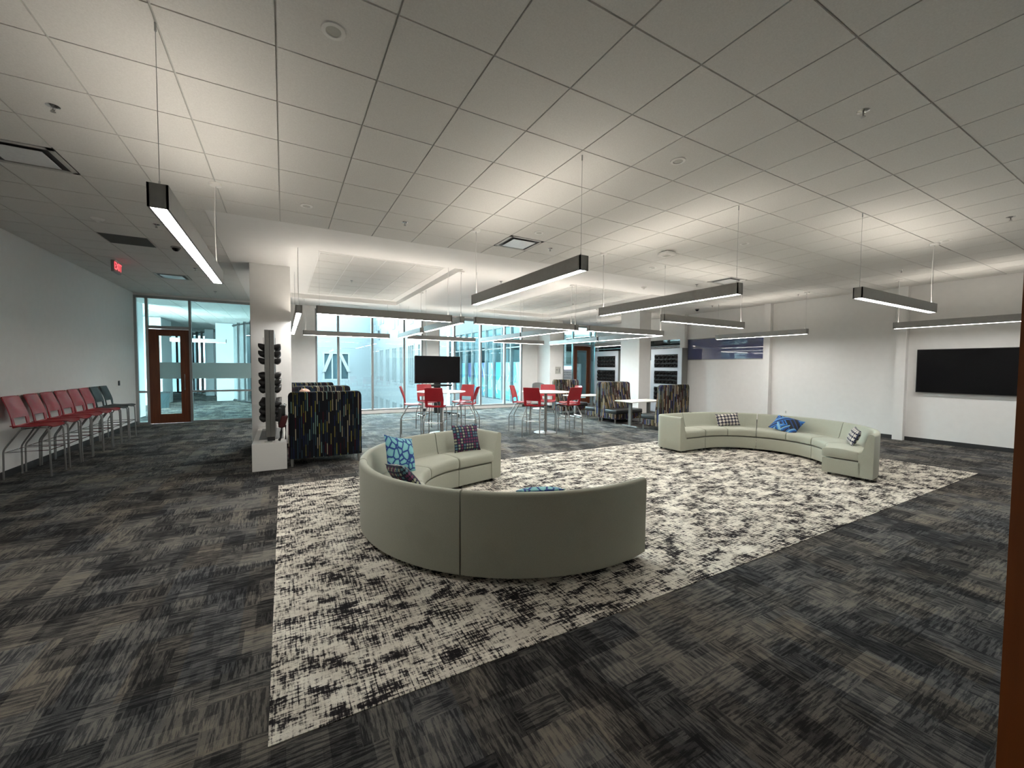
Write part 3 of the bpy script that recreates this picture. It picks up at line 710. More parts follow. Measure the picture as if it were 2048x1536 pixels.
# the tiles these devices replace stay behind them; diffusers sit 2 cm proud
vent(5.5*T, 4.5*T, 'square ceiling diffuser with bright plate, ahead of the middle pendant light')
vent(-3.5*T, 4.5*T, 'large square ceiling diffuser at the left edge above the wall stools')
vent(-3.5*T, 14.5*T, 'square ceiling diffuser nearest the left glass door')
vent(14.5*T, 4.5*T, 'square ceiling diffuser beyond the end of the long pendant light over the rug')
bm = new(); box(bm, -0.29, 0.29, -0.29, 0.29, -0.004, 0.0)
t = thing('return_grille', 'dark grey square return grille in the ceiling by the exit sign', 'vent', (-3.5*T, 9.5*T, CE)); obj('grille_face', bm, 'grille', t)
bm = new()
for i in range(24): box(bm, -0.28, 0.28, -0.28+i*0.0235, -0.28+i*0.0235+0.006, -0.008, -0.004)
obj('louvres', bm, 'grille', t)
def sprinkler_():
    t = thing('sprinkler_head', '', 'sprinkler')
    bm = new(); lathe(bm, [(0.0, -0.008), (0.018, -0.008), (0.03, -0.003), (0.042, 0.0)]); obj('escutcheon', bm, 'chrome', t, smooth=True)
    bm = new(); tube(bm, [(0, 0, -0.005), (0, 0, -0.03)], 0.006); tube(bm, [(0.012, 0, -0.005), (0.010, 0, -0.03), (0, 0, -0.04)], 0.002, 6); tube(bm, [(-0.012, 0, -0.005), (-0.010, 0, -0.03), (0, 0, -0.04)], 0.002, 6)
    lathe(bm, [(0, -0.045), (0.016, -0.045), (0.016, -0.042), (0, -0.042)], n=16); obj('deflector', bm, 'steel', t, smooth=True)
    return t
SP = [(-1.52, 1.55, CE, 'near the large left diffuser'), (3.95, -1.53, CE, 'high at the right, nearest the camera'), (8.28, -1.5, CE, 'near the right wall above the screen'),
 (1.51, 2.71, CE, 'just before the plain ceiling band, above the near sofa'), (3.94, 2.70, CE, 'beside the square diffuser with the bright plate'), (8.6, 3.35, CE, 'near the far diffuser over the rug'),
 (-1.54, 4.60, CE, 'left of the nearest pendant light'), (-1.55, 7.61, CE, 'between the left pendant light and the diffuser'), (-1.57, 10.61, CE, 'closest to the left glass wall'),
 (4.46, 5.45, CE, 'in the plain ceiling between the two light squares'), (11.9, 5.22, CE, 'beside the far black dome camera'), (12.0, 2.79, CE, 'near the wall behind the far sofa'), (10.85, 0.36, CE, 'above the wall screen pilaster'),
 (1.51, 7.78, TZ, 'in the left recessed ceiling square'), (8.37, 7.80, TZ, 'in the right recessed ceiling square')]
s0 = sprinkler_()
for i, (x, y, z, d) in enumerate(SP):
    lab = 'small chrome sprinkler head '+d
    if i == 0: s0.location = (x, y, z); s0['label'] = lab; s0['group'] = 'ceiling sprinkler heads'
    else: copy_tree(s0, (x, y, z), 0, lab, 'ceiling sprinkler heads')
t0 = thing('ceiling_speaker', '', 'speaker'); bm = new(); lathe(bm, [(0.07, 0.0), (0.068, -0.008), (0.045, -0.010), (0.042, -0.004)]); obj('ring', bm, 'white', t0, smooth=True)
bm = new(); lathe(bm, [(0.043, -0.004), (0.0, -0.006)]); obj('cap', bm, 'signplate', t0, smooth=True)
for i, (x, y, d) in enumerate([(0.30, -0.31, 'nearest the camera'), (0.29, 2.74, 'above the white column'), (3.35, -0.31, 'over the gap between the rug lights'), (3.34, 2.12, 'just before the bright diffuser'), (6.44, 0.9, 'right of the far sofa light'), (6.42, 2.73, 'beyond the wireless box'), (8.91, -0.75, 'by the light nearest the wall screen')]):
    lab = 'small round white ceiling disc '+d
    if i == 0: t0.location = (x, y, CE); t0['label'] = lab; t0['group'] = 'round ceiling discs'
    else: copy_tree(t0, (x, y, CE), 0, lab, 'round ceiling discs')
for (x, y, r, lab) in ((-2.17, 4.67, 0.075, 'white round fire alarm on the ceiling above the wall stools'), (7.76, 4.20, 0.065, 'white cone shaped smoke detector in the plain ceiling band')):
    t = thing('smoke_detector', lab, 'smoke detector', (x, y, CE))
    bm = new(); lathe(bm, [(0.0, -0.035), (r*0.7, -0.033), (r, -0.012), (r, 0.0)]); obj('body', bm, 'white', t, smooth=True)
    bm = new(); lathe(bm, [(0.0, -0.06), (0.018, -0.055), (r*0.5, -0.034)]); obj('sensor', bm, 'white', t, smooth=True)
t = thing('wireless_access_point', 'square white wireless box mounted on the ceiling over the far sofa', 'access point', (5.76, 1.84, CE))
bm = new(); box(bm, -0.11, 0.11, -0.11, 0.11, -0.075, -0.012, 0.02, 3); obj('housing', bm, 'white', t); bm = new(); box(bm, -0.06, 0.06, -0.06, 0.06, -0.012, 0.0); obj('mount', bm, 'black', t)
bm = new(); box(bm, -0.05, 0.05, -0.05, 0.05, -0.078, -0.075); obj('badge', bm, 'signplate', t)
for (x, y, lab) in ((-1.55, 5.86, 'black dome camera on the ceiling beside the nearest pendant light'), (12.1, 5.91, 'black dome camera near the blue clerestory window')):
    t = thing('dome_camera', lab, 'camera', (x, y, CE)); bm = new(); lathe(bm, [(0.07, 0.0), (0.07, -0.02), (0.055, -0.025)]); obj('collar', bm, 'steel', t, smooth=True)
    bm = new(); lathe(bm, [(0.055, -0.02), (0.05, -0.045), (0.032, -0.066), (0.0, -0.075)]); obj('dome', bm, 'screen', t, smooth=True)
t = thing('exit_sign', 'small ceiling hung exit sign with glowing red letters above the wall stools', 'exit sign', (-2.74, 7.60, 3.555))
bm = new(); box(bm, -0.05, 0, -0.19, 0.19, -0.115, 0.10, 0.004, 1); obj('housing', bm, 'steel', t)
bm = new(); box(bm, 0.0, 0.003, -0.18, 0.18, -0.105, 0.09); obj('face', bm, 'exitface', t)
bm = new(); box(bm, -0.05, -0.01, -0.08, 0.08, 0.10, 0.126); obj('canopy', bm, 'white', t)
text_mesh('lettering', 'EXIT', 0.20, 'exitred', t, (0.005, 0, -0.005), (PI/2, 0, PI/2))
for (x, y, d) in ((1.85, 11.15, 'left'), (7.9, 11.0, 'right')):
    bm = new(); box(bm, x-0.65, x+0.65, y-0.03, y+0.03, CE-0.003, CE+0.0)
    t = thing('slot_diffuser', 'narrow white slot diffuser in the ceiling over the %s window' % d, 'vent', (0, 0, 0)); obj('flange', bm, 'white', t)
    bm = new(); box(bm, x-0.62, x+0.62, y-0.008, y+0.008, CE-0.005, CE-0.003); obj('slot', bm, 'diffdark', t)

# ------------------------------------------------------------------ curved sofas
RO, RI, SH = 1.69, 1.03, 0.72
def rr(prof, n=3):
    """round each corner (r,z,radius) of a closed profile"""
    out = []; N_ = len(prof)
    for i in range(N_):
        a = Vector(prof[i-1][:2]); b = Vector(prof[i][:2]); c = Vector(prof[(i+1) % N_][:2]); q = prof[i][2]
        if q <= 0: out.append((b.x, b.y)); continue
        u = (a-b); w = (c-b); q = min(q, u.length*0.48, w.length*0.48); p0 = b+u.normalized()*q; p1 = b+w.normalized()*q
        for k in range(n+1):
            t = k/n; p = (1-t)**2*p0+2*t*(1-t)*b+t*t*p1; out.append((p.x, p.y))
    return out
BASE = rr([(RI+0.01, 0.05, 0.01), (RO-0.16, 0.05, 0.0), (RO-0.16, 0.278, 0.0), (RI+0.01, 0.278, 0.015)])
BACK = rr([(RO-0.17, 0.05, 0.0), (RO-0.005, 0.05, 0.015), (RO, SH, 0.035), (RO-0.07, SH, 0.03), (RO-0.14, 0.44, 0.15), (RO-0.19, 0.40, 0.02)])
def cushion_prof(k=1.0, dz=0.0):
    c = (RI+RO-0.17)/2; h = 0.365
    p = rr([(RI-0.005, 0.295, 0.03), (RO-0.175, 0.295, 0.03), (RO-0.175, 0.432, 0.03), (c, 0.452+dz, 0.12), (RI-0.005, 0.435, 0.05)])
    return [(c+(r-c)*k, h+(z-h)*k) for r, z in p]
def frames_arc(c, a0, a1, n=14):
    return [((c[0], c[1]), (math.cos(math.radians(a0+(a1-a0)*i/n)), math.sin(math.radians(a0+(a1-a0)*i/n)))) for i in range(n+1)]
def cush(c, a0, a1, parent, n=10):
    e = 0.9 if a1 > a0 else -0.9; A = [a0, a0+e*0.3, a0+e*1.2] + [a0+e*1.2+(a1-a0-2.4*e)*i/n for i in range(1, n)] + [a1-e*1.2, a1-e*0.3, a1]
    K = [0.90, 0.975, 1.0]+[1.0]*(n-1)+[1.0, 0.975, 0.90]
    fr = [((c[0], c[1]), (math.cos(math.radians(a)), math.sin(math.radians(a)))) for a in A]
    bm = new(); sweep(bm, [cushion_prof(k, 0.012*math.sin(PI*i/(len(A)-1))) for i, k in enumerate(K)], fr); return obj('seat_cushion', bm, 'sofa', parent, smooth=True)
def arc_unit(c, a0, a1, label):
    t = thing('curved_sofa_section', label, 'sofa', (0, 0, 0), 0, 'curved sectional sofa pieces')
    g = 0.14
    bm = new(); sweep(bm, BASE, frames_arc(c, a0+g, a1-g)); obj('base', bm, 'sofa', t, smooth=True)
    bm = new(); sweep(bm, BACK, frames_arc(c, a0+g, a1-g, 18)); obj('backrest', bm, 'sofa', t, smooth=True)
    m_ = (a0+a1)/2; cush(c, a0+g, m_-0.15, t); cush(c, m_+0.15, a1-g, t)
    for a in (a0+4, a1-4):
        for r in (RI+0.09, RO-0.1):
            x = c[0]+r*math.cos(math.radians(a)); y = c[1]+r*math.sin(math.radians(a)); bm = new(); lathe(bm, [(0, 0.004), (0.022, 0.004), (0.025, 0.05), (0, 0.05)], x, y, 14); obj('leg', bm, 'black', t)
    return t
def end_unit(c, a, dirn, L, label):
    """straight seat that continues from the arc at angle a; dirn +1 ccw, -1 cw; ends in an arm"""
    o = Vector((math.cos(math.radians(a)), math.sin(math.radians(a)))); tg = Vector((-o.y, o.x))*dirn; c0 = Vector(c)
    t = thing('sofa_end_section', label, 'sofa', (0, 0, 0), 0, 'curved sectional sofa pieces')
    def fr(s0, s1, n=6): return [((c0+tg*(s0+(s1-s0)*i/n)), o) for i in range(n+1)]
    bm = new(); sweep(bm, BASE, fr(0.006, L-0.13)); obj('base', bm, 'sofa', t, smooth=True)
    S = [0.008, 0.016, 0.035]+[0.035+(L-0.20)*i/8 for i in range(1, 8)]+[L-0.165, L-0.145, L-0.135]; K = [0.92, 0.98, 1.0]+[1.0]*7+[1.0, 0.98, 0.92]
    bm = new(); sweep(bm, [cushion_prof(k, 0.012*math.sin(PI*i/(len(S)-1))) for i, k in enumerate(K)], [((c0+tg*s_), o) for s_ in S]); obj('seat_cushion', bm, 'sofa', t, smooth=True)
    # back that turns into the arm: walk the outer line
    Rc = 0.17; F = []
    for i in range(5): F.append(((c0+tg*(0.006+(L-Rc-0.006)*i/4)), o))
    cc = c0+tg*(L-Rc)+o*(RO-Rc)
    for i in range(1, 9):
        b = PI/2*i/8; d = (o*math.cos(b)+tg*math.sin(b)); F.append((cc-d*(RO-Rc), d))
    for i in range(1, 6): F.append((cc-tg*(RO-Rc)-o*((RO-Rc-RI)*i/5), tg))
    pr = [BACK]*len(F)
    bm = new(); sweep(bm, pr, F); obj('backrest_and_arm', bm, 'sofa', t, smooth=True)
    for s_ in (0.08, L-0.1):
        for r in (RI+0.09, RO-0.1):
            p = c0+tg*s_+o*r; bm = new(); lathe(bm, [(0, 0.004), (0.022, 0.004), (0.025, 0.05), (0, 0.05)], p.x, p.y, 14); obj('leg', bm, 'black', t)
    return t
S1 = (2.35, 1.116); S2 = (7.53, 1.25)
arc_unit(S1, 226.8, 285.2, 'near curved sofa piece whose back faces the camera on the right of the seam')
arc_unit(S1, 170.0, 226.6, 'near curved sofa piece at the left of the seam, back curving toward the column')
arc_unit(S1, 105.0, 169.8, 'near curved sofa piece holding the light blue pillow')
end_unit(S1, 105.0, -1, 0.77, 'near sofa end piece with an arm and the jewel coloured pillow')
arc_unit(S2, 29.2, 87.8, 'far curved sofa piece behind the left brown pillow')
arc_unit(S2, -28.0, 29.0, 'far curved sofa piece under the blue ribbon pillow')
arc_unit(S2, -87.5, -28.2, 'far curved sofa piece at the right with its open end toward the rug')
end_unit(S2, 88.0, 1, 0.75, 'far sofa end piece with an arm, beside the striped booth')

def pillow(w, h, th, mat, loc, rot, label, n=12):
    bm = new(); F = []
    def P_(i, j, s):
        u = -1+2*i/n; v = -1+2*j/n
        e = (1-abs(u)**3.0)*(1-abs(v)**3.0); pin = 1-0.07*(1-abs(u)**2)*abs(v)**2; pin2 = 1-0.07*(1-abs(v)**2)*abs(u)**2
        return Vector((u*w/2*pin2, s*th/2*max(e, 0)**0.6, v*h/2*pin))
    g = {}
    for s in (-1, 1):
        for i in range(n+1):
            for j in range(n+1):
                ed = i in (0, n) or j in (0, n)
                key = (i, j, 0 if ed else s)
                if key not in g: g[key] = bm.verts.new(P_(i, j, s))
        for i in range(n):
            for j in range(n):
                q = [g[(a, b, 0 if (a in (0, n) or b in (0, n)) else s)] for a, b in ((i, j), (i+1, j), (i+1, j+1), (i, j+1))]
                try: bm.faces.new(q if s < 0 else q[::-1])
                except ValueError: pass
    o = obj('throw_pillow', bm, mat, smooth=True); o.location = loc; o.rotation_euler = rot
    for p in o.data.polygons: p.use_smooth = True
    return tag(o, label, 'pillow', 'throw pillows on the sofas')
def on_arc(c, r, a): return (c[0]+r*math.cos(math.radians(a)), c[1]+r*math.sin(math.radians(a)))
def leanrot(a, lean, roll=0.0):   # pillow front (-y) faces the arc centre
    return (math.radians(-lean), math.radians(roll), math.radians(a-90))
x, y = on_arc(S1, 1.31, 152); pillow(0.44, 0.44, 0.14, 'p_leaf', (x, y, 0.655), (math.radians(-24), math.radians(14), math.radians(28)), 'square navy pillow with light blue leaf shapes, leaning on the left of the near sofa')
x, y = on_arc(S1, 1.37, 96); pillow(0.43, 0.40, 0.12, 'p_multi', (x+0.13, y+0.0, 0.645), (math.radians(-16), 0, math.radians(6)), 'dark jewel coloured flower print pillow upright in the far corner of the near sofa')
x, y = on_arc(S1, 1.34, 189); pillow(0.42, 0.36, 0.13, 'p_multi', (x, y, 0.60), (math.radians(-38), math.radians(8), math.radians(189-90)), 'dark jewel coloured flower print pillow lying low against the near sofa back')
x, y = on_arc(S1, 1.30, 250); pillow(0.42, 0.40, 0.13, 'p_leaf', (x, y, 0.555), leanrot(250, 52, 0), 'navy and light blue leaf pillow whose top edge peeks over the near sofa back')
x, y = on_arc(S2, 1.39, 52); pillow(0.46, 0.28, 0.12, 'p_brown', (x, y, 0.585), leanrot(52, 22, -6), 'small brown and white pillow at the left of the far sofa')
x, y = on_arc(S2, 1.31, 6); pillow(0.50, 0.44, 0.13, 'p_blue', (x, y, 0.575), (math.radians(-58), math.radians(10), math.radians(6-90)), 'blue ribbon patterned pillow slumped on the far sofa')
x, y = on_arc(S2, 1.39, -60); pillow(0.44, 0.28, 0.11, 'p_brown', (x, y, 0.585), leanrot(-60, 22, 4), 'small brown and white pillow near the open right end of the far sofa')

# ------------------------------------------------------------------ stools
def stool(mat, label, group):
    t = thing('bar_stool', label, 'stool', (0, 0, 0), 0, group)
    SZ = 0.76
    def seat(u, v):
        x = (u-0.5)*0.45*(1-0.10*v); y = -0.20+0.42*v
        z = SZ+0.020*(abs(u-0.5)*2)**2.5-0.014*math.sin(PI*min(v*1.1, 1)) - (0.05*max(0, v-0.75)**2*16*0.5)
        return (x, y, z)
    bm = new(); shell(bm, seat, 12, 12, 0.012); obj('seat', bm, mat, t, smooth=True)
    def backp(z0, z1, x0, x1):
        def f(u, v):
            z = z0+(z1-z0)*v; k = (z-SZ)/0.45; x = (x0+(x1-x0)*u)*(1-0.12*abs(k-0.35)*1.2)
            y = -0.205-0.03*k-0.10*max(0, k-0.25)**1.4 - 0.05*(1-(x/0.23)**2)*min(1, k*1.5)+0.03
            return (x, y, z)
        return f
    bm = new()
    shell(bm, backp(SZ+0.125, 1.195, -0.222, 0.222), 12, 10, 0.010)
    shell(bm, backp(SZ-0.005, SZ+0.13, -0.222, -0.155), 3, 4, 0.012); shell(bm, backp(SZ-0.005, SZ+0.13, 0.155, 0.222), 3, 4, 0.012)
    shell(bm, backp(SZ-0.015, SZ+0.022, -0.215, 0.215), 12, 2, 0.012)
    tube(bm, [backp(SZ, 1.2, -0.215, 0.215)(u/10, 0.995) for u in range(11)], 0.009, 6)
    obj('backrest', bm, mat, t, smooth=True)
    for s in (-1, 1):
        bm = new(); tube(bm, bend([(s*0.185, -0.10, SZ-0.022), (s*0.185, 0.15, SZ-0.022), (s*0.205, 0.195, SZ-0.05), (s*0.215, 0.20, 0.43), (s*0.215, 0.205, 0.0)], 0.035), 0.0115, 8); obj('front_leg', bm, 'steel', t, smooth=True)
        bm = new(); tube(bm, bend([(s*0.185, 0.06, SZ-0.024), (s*0.19, -0.10, SZ-0.030), (s*0.222, -0.275, 0.43), (s*0.225, -0.28, 0.0)], 0.04), 0.0115, 8); obj('rear_leg', bm, 'steel', t, smooth=True)
    bm = new(); z = 0.40
    tube(bm, bend([(0.215, 0.20, z), (0.222, -0.265, z), (-0.222, -0.265, z), (-0.215, 0.20, z)], 0.02), 0.006, 6)
    tube(bm, [(-0.215, 0.20, z), (0.215, 0.20, z)], 0.008, 6); obj('footrest', bm, 'chrome', t, smooth=True)
    return t
rv = Vector((math.cos(YAW), -math.sin(YAW))); fv = Vector((math.sin(YAW), math.cos(YAW))); cxy = Vector(CAM[:2])
def ld(lat, dep): return cxy+rv*lat+fv*dep
TB1 = Vector((3.50, 6.84)); TB2 = Vector((5.95, 5.76))
def face_rot(dlat, ddep):   # heading (in camera lateral/depth terms) the sitter looks toward -> rotz for local +y
    d = rv*dlat+fv*ddep; return math.atan2(-d.x, d.y)
st_t = [ # table centre, lateral, depth offset, facing, label
 (TB1, 0.0, -0.74, (0.03, 1), 'red bar stool at the left round table, its back squarely to the camera'),
 (TB1, -0.66, -0.30, (1, 0.22), 'red bar stool at the left edge of the left round table'),
 (TB1, 0.66, -0.10, (-1, 0.10), 'red bar stool on the right of the left round table'),
 (TB1, -0.48, 0.62, (0.55, -0.85), 'red bar stool behind the left round table, left of the rolling screen pole'),
 (TB1, 0.45, 0.72, (-0.45, -0.9), 'red bar stool behind the left round table, right of the rolling screen pole'),
 (TB2, -0.31, -0.60, (0.40, 0.92), 'red bar stool at the right table, nearest the sofa, its back to the camera'),
 (TB2, 0.56, -0.28, (-0.55, 0.80), 'red bar stool at the right round table showing its seat toward the left'),
 (TB2, 0.66, 0.36, (-0.93, -0.30), 'red bar stool half hidden behind another at the right of the right round table'),
 (TB2, -0.62, 0.25, (0.93, -0.30), 'red bar stool at the left edge of the right round table'),
 (TB2, 0.12, 0.80, (-0.10, -1), 'red bar stool behind the right round table facing the camera'),
]
red0 = None
for i, (c_, a, b, f, lab) in enumerate(st_t):
    p = c_+rv*a+fv*b
    if red0 is None: red0 = stool('red', lab, 'red bar stools'); red0.location = (p.x, p.y, 0); red0.rotation_euler = (0, 0, face_rot(*f))
    else: copy_tree(red0, (p.x, p.y, 0), face_rot(*f), lab, 'red bar stools')
ordn = ['nearest the camera', 'second from the camera', 'third from the camera', 'fourth from the camera', 'fifth from the camera', 'last red one before the dark ones']
for k, y in enumerate((5.85, 6.42, 6.91, 7.40, 7.89, 8.40)):
    copy_tree(red0, (-3.245, y, 0), -PI/2+random.uniform(-0.03, 0.03), 'red bar stool in the left wall row, '+ordn[k], 'red bar stools')
b0 = stool('char', 'charcoal bar stool in the wall row, right after the red ones', 'charcoal bar stools'); b0.location = (-3.245, 8.90, 0); b0.rotation_euler = (0, 0, -PI/2)
copy_tree(b0, (-3.245, 9.42, 0), -PI/2, 'charcoal bar stool at the far end of the wall row, nearest the glass door', 'charcoal bar stools')

def round_table(c_, label):
    t = thing('round_table', label, 'table', (c_.x, c_.y, 0))
    bm = new(); lathe(bm, [(0, 1.04), (0.56, 1.04), (0.605, 1.05), (0.612, 1.06), (0.605, 1.07), (0, 1.07)], n=64); obj('tabletop', bm, 'white', t, smooth=True)
    bm = new(); lathe(bm, [(0, 0.015), (0.038, 0.015), (0.038, 1.03), (0.0, 1.03)]); obj('pole', bm, 'steel', t, smooth=True)
    bm = new(); lathe(bm, [(0, 1.04), (0.16, 1.04), (0.16, 1.03), (0.0, 1.02)]); obj('mounting_plate', bm, 'black', t)
    bm = new(); lathe(bm, [(0, 0.0), (0.30, 0.0), (0.30, 0.008), (0.28, 0.015), (0.06, 0.022), (0.05, 0.03), (0, 0.03)], n=48); obj('base_plate', bm, 'alu', t, smooth=True)
round_table(TB1, 'round white high table in front of the rolling screen'); round_table(TB2, 'round white high table beside the right striped booths')

# ------------------------------------------------------------------ booths
def booth(mat, label, group):
    """local: back at y=0 (rear face), seat toward +y, x 0..1.15"""
    t = thing('booth_bench', label, 'bench', (0, 0, 0), 0, group)
    W_ = 1.15; bm = new()
    prof = rr([(0.0, 0.13, 0.01), (0.17, 0.13, 0.01), (0.20, 0.44, 0.02), (0.15, 0.78, 0.1), (0.13, 0.95, 0.1), (0.12, 1.25, 0.05), (0.0, 1.25, 0.03)], 4)
    fr = []; 
    xs = [0, 0.012, 0.035, 0.07]+[0.07+(W_-0.14)*i/6 for i in range(1, 6)]+[W_-0.07, W_-0.035, W_-0.012, W_]
    pr = []
    for x_ in xs:
        e = min(x_, W_-x_); d = 0.0 if e >= 0.07 else 0.07-math.sqrt(max(0, 0.07**2-(0.07-e)**2))
        q = [(0.012*(d > 0.03)+r*(1-0.25*(d > 0.05)), z-(d if z > 1.1 else 0)) for r, z in prof]; pr.append(q)
    rings = [[bm.verts.new((x_, r, z)) for r, z in q] for x_, q in zip(xs, pr)]; n = len(rings[0])
    for a, b in zip(rings, rings[1:]):
        for k in range(n): bm.faces.new((a[k], a[(k+1) % n], b[(k+1) % n], b[k]))
    bm.faces.new(rings[0][::-1]); bm.faces.new(rings[-1]); obj('backrest', bm, mat, t, smooth=True)
    bm = new(); box(bm, 0.01, W_-0.01, 0.17, 0.68, 0.13, 0.29, 0.012); obj('base', bm, mat, t)
    bm = new(); box(bm, 0.01, W_-0.01, 0.19, 0.70, 0.292, 0.42, 0.035, 3); obj('seat_cushion', bm, 'leather', t, smooth=True)
    for x_ in (0.05, W_-0.05):
        for y_ in (0.05, 0.63): bm = new(); lathe(bm, [(0, 0), (0.018, 0), (0.026, 0.135), (0, 0.135)], x_, y_, 14); obj('leg', bm, 'steel', t)
    return t
def btable(x0, x1, y0, y1, label):
    t = thing('booth_table', label, 'table', ((x0+x1)/2, (y0+y1)/2, 0)); w = (x1-x0)/2; d = (y1-y0)/2
    bm = new(); box(bm, -w, w, -d, d, 0.715, 0.745, 0.008); obj('tabletop', bm, 'white', t)
    for s in (-1, 1):
        bm = new(); box(bm, s*(w-0.28)-0.03, s*(w-0.28)+0.03, -0.05, 0.05, 0.02, 0.715, 0.006); obj('leg', bm, 'tower', t)
        bm = new(); box(bm, s*(w-0.28)-0.04, s*(w-0.28)+0.04, -0.29, 0.29, 0.0, 0.02, 0.004); obj('foot', bm, 'alu', t)
A0 = booth('boothA', 'dark dashed high-back booth with its back to the camera beside the white ledge', 'dark dashed booths'); A0.location = (0.07, 4.60, 0)
copy_tree(A0, (1.325, 6.86, 0), PI, 'dark dashed booth facing the nearest one across its table', 'dark dashed booths')
copy_tree(A0, (0.175, 6.90, 0), 0, 'dark dashed booth back to back behind the second one, hidden but for its top', 'dark dashed booths')
copy_tree(A0, (1.20, 9.10, 0), PI, 'farthest dark dashed booth, only its top edge seen before the left window', 'dark dashed booths')
btable(0.16, 1.16, 5.40, 6.06, 'white booth table between the two nearest dark dashed booths'); btable(0.16, 1.16, 7.68, 8.32, 'white booth table between the two far dark dashed booths')
B0 = booth('boothB', 'multicoloured striped booth with its back to the camera behind the far sofa', 'multicoloured striped booths'); B0.location = (8.72, 4.43, 0)
copy_tree(B0, (9.87, 6.80, 0), PI, 'multicoloured striped booth facing the camera with its dark seat in full view', 'multicoloured striped booths')
copy_tree(B0, (8.72, 6.85, 0), 0, 'multicoloured striped booth back to back behind the open one, seat end showing at its left', 'multicoloured striped booths')
copy_tree(B0, (9.85, 9.42, 0), PI, 'farthest multicoloured striped booth, in front of the wooden door', 'multicoloured striped booths')
btable(8.50, 9.80, 5.22, 5.92, 'white booth table between the two nearer striped booths'); btable(8.50, 9.80, 7.78, 8.48, 'white booth table between the two farther striped booths')

# ------------------------------------------------------------------ ledge and planter tower
t = thing('display_ledge', 'low glossy white box ledge in front of the white column', 'ledge', (0, 0, 0))
bm = new(); box(bm, -0.44, 0.045, 4.53, 6.40, 0, 0.44, 0.004, 1); obj('box_body', bm, 'white', t)
bm = new(); box(bm, -0.44, 0.045, 6.36, 6.40, 0.44, 0.50, 0.002, 1); obj('upstand', bm, 'white', t)
bm = new(); box(bm, -0.36, 0.0, 4.95, 6.30, 0.441, 0.445); obj('inset_tray', bm, 'greyseat', t)
bm = new(); box(bm, -0.27, -0.16, 4.62, 4.72, 0.441, 0.446); obj('floor_socket', bm, 'signplate', t)
def cup_mesh(side, r=0.052):
    bm = new(); rings = []
    for (q, zz, rad) in ((0.0, -0.012, 0.80), (0.035, -0.014, 1.0), (0.065, -0.004, 0.92), (0.088, 0.012, 0.62), (0.094, 0.018, 0.45), (0.075, 0.014, 0.42), (0.04, 0.004, 0.40)):
        rings.append([bm.verts.new((side*q, r*rad*math.cos(2*PI*k/12), zz+r*rad*math.sin(2*PI*k/12))) for k in range(12)])
    for a, b in zip(rings, rings[1:]):
        for k in range(12): bm.faces.new((a[k], a[(k+1) % 12], b[(k+1) % 12], b[k]))
    bm.faces.new(rings[0]); bm.faces.new(rings[-1]); return bm
CUP = {}
def cups(parent, side, x0, y0, zc, nrow, ncol, py, pz, r=0.052):
    """black planting cups sticking out of a face, each its own part"""
    for a in range(nrow):
        for b in range(ncol):
            if (side, r) not in CUP: o = obj('planting_cup', cup_mesh(side, r), 'black', parent, smooth=True); CUP[(side, r)] = o
            else: o = CUP[(side, r)].copy(); C.objects.link(o); o.parent = parent
            o.location = (x0, y0+py*b, zc-pz*a)
t = thing('planter_tower', 'tall grey upright seen edge-on with rows of empty black planting cups on both sides', 'planter', (-0.185, 4.76, 0.445))
bm = new(); box(bm, -0.068, -0.001, 0.0, 1.40, 0.06, 1.825, 0.003, 1); obj('frame', bm, 'tower', t); bm = new(); box(bm, 0.001, 0.068, 0.0, 1.40, 0.06, 1.825, 0.003, 1); obj('frame', bm, 'tower', t)
bm = new(); box(bm, -0.045, 0.06, 0.02, 1.3, 0.0, 0.06); obj('foot', bm, 'black', t)
for side in (-1, 1):
    for g_, z in enumerate((1.56, 1.08, 0.60)):
        cups(t, side, side*0.067, 0.08, z, 3, 5, 0.28, 0.118)
    bm = new(); tube(bm, [(side*0.075, 0.10, 0.5), (side*0.09, 0.09, 0.9), (side*0.075, 0.10, 1.2), (side*0.085, 0.09, 1.7)], 0.003, 5); obj('drip_line', bm, 'black', t)
# wall planters at the right
def wallplanter(y0, y1, label):
    t = thing('planter_cabinet', label, 'planter', (12.6, y0, 0), 0, 'pale planter cabinets on the right wall'); L = y1-y0
    bm = new(); g0, g1 = 0.17, L-0.17; ZB = ((1.72, 2.22), (1.10, 1.60), (0.48, 0.98))
    box(bm, 0.0, 0.32, 0, L, 0.0, 0.02); box(bm, 0.05, 0.32, 0.003, L-0.003, 0.01, 2.43)
    box(bm, 0, 0.06, 0, g0, 0, 2.44); box(bm, 0, 0.06, g1, L, 0, 2.44)
    zz = [0]+[v for ab in reversed(ZB) for v in ab]+[2.44]
    for a, b in zip(zz[::2], zz[1::2]): box(bm, 0, 0.06, g0, g1, a, b)
    obj('cabinet', bm, 'panelw', t)
    bm = new(); box(bm, 0.02, 0.325, -0.004, 0.0, 0.0, 2.44); obj('side_panel', bm, 'tower', t)
    for a, b in ZB:
        bm = new(); box(bm, 0.035, 0.048, g0, g1, a, b); p = obj('cup_tray', bm, 'black', t)
        cups(p, -1, 0.035, g0+0.09, b-0.085, 3, 6, (g1-g0-0.18)/5, 0.16, 0.062)
wallplanter(6.86, 8.28, 'pale grey planter cabinet with grids of empty black cups, right of the square column')
wallplanter(10.08, 11.58, 'pale planter cabinet of empty black cups between the wooden door and the square column')

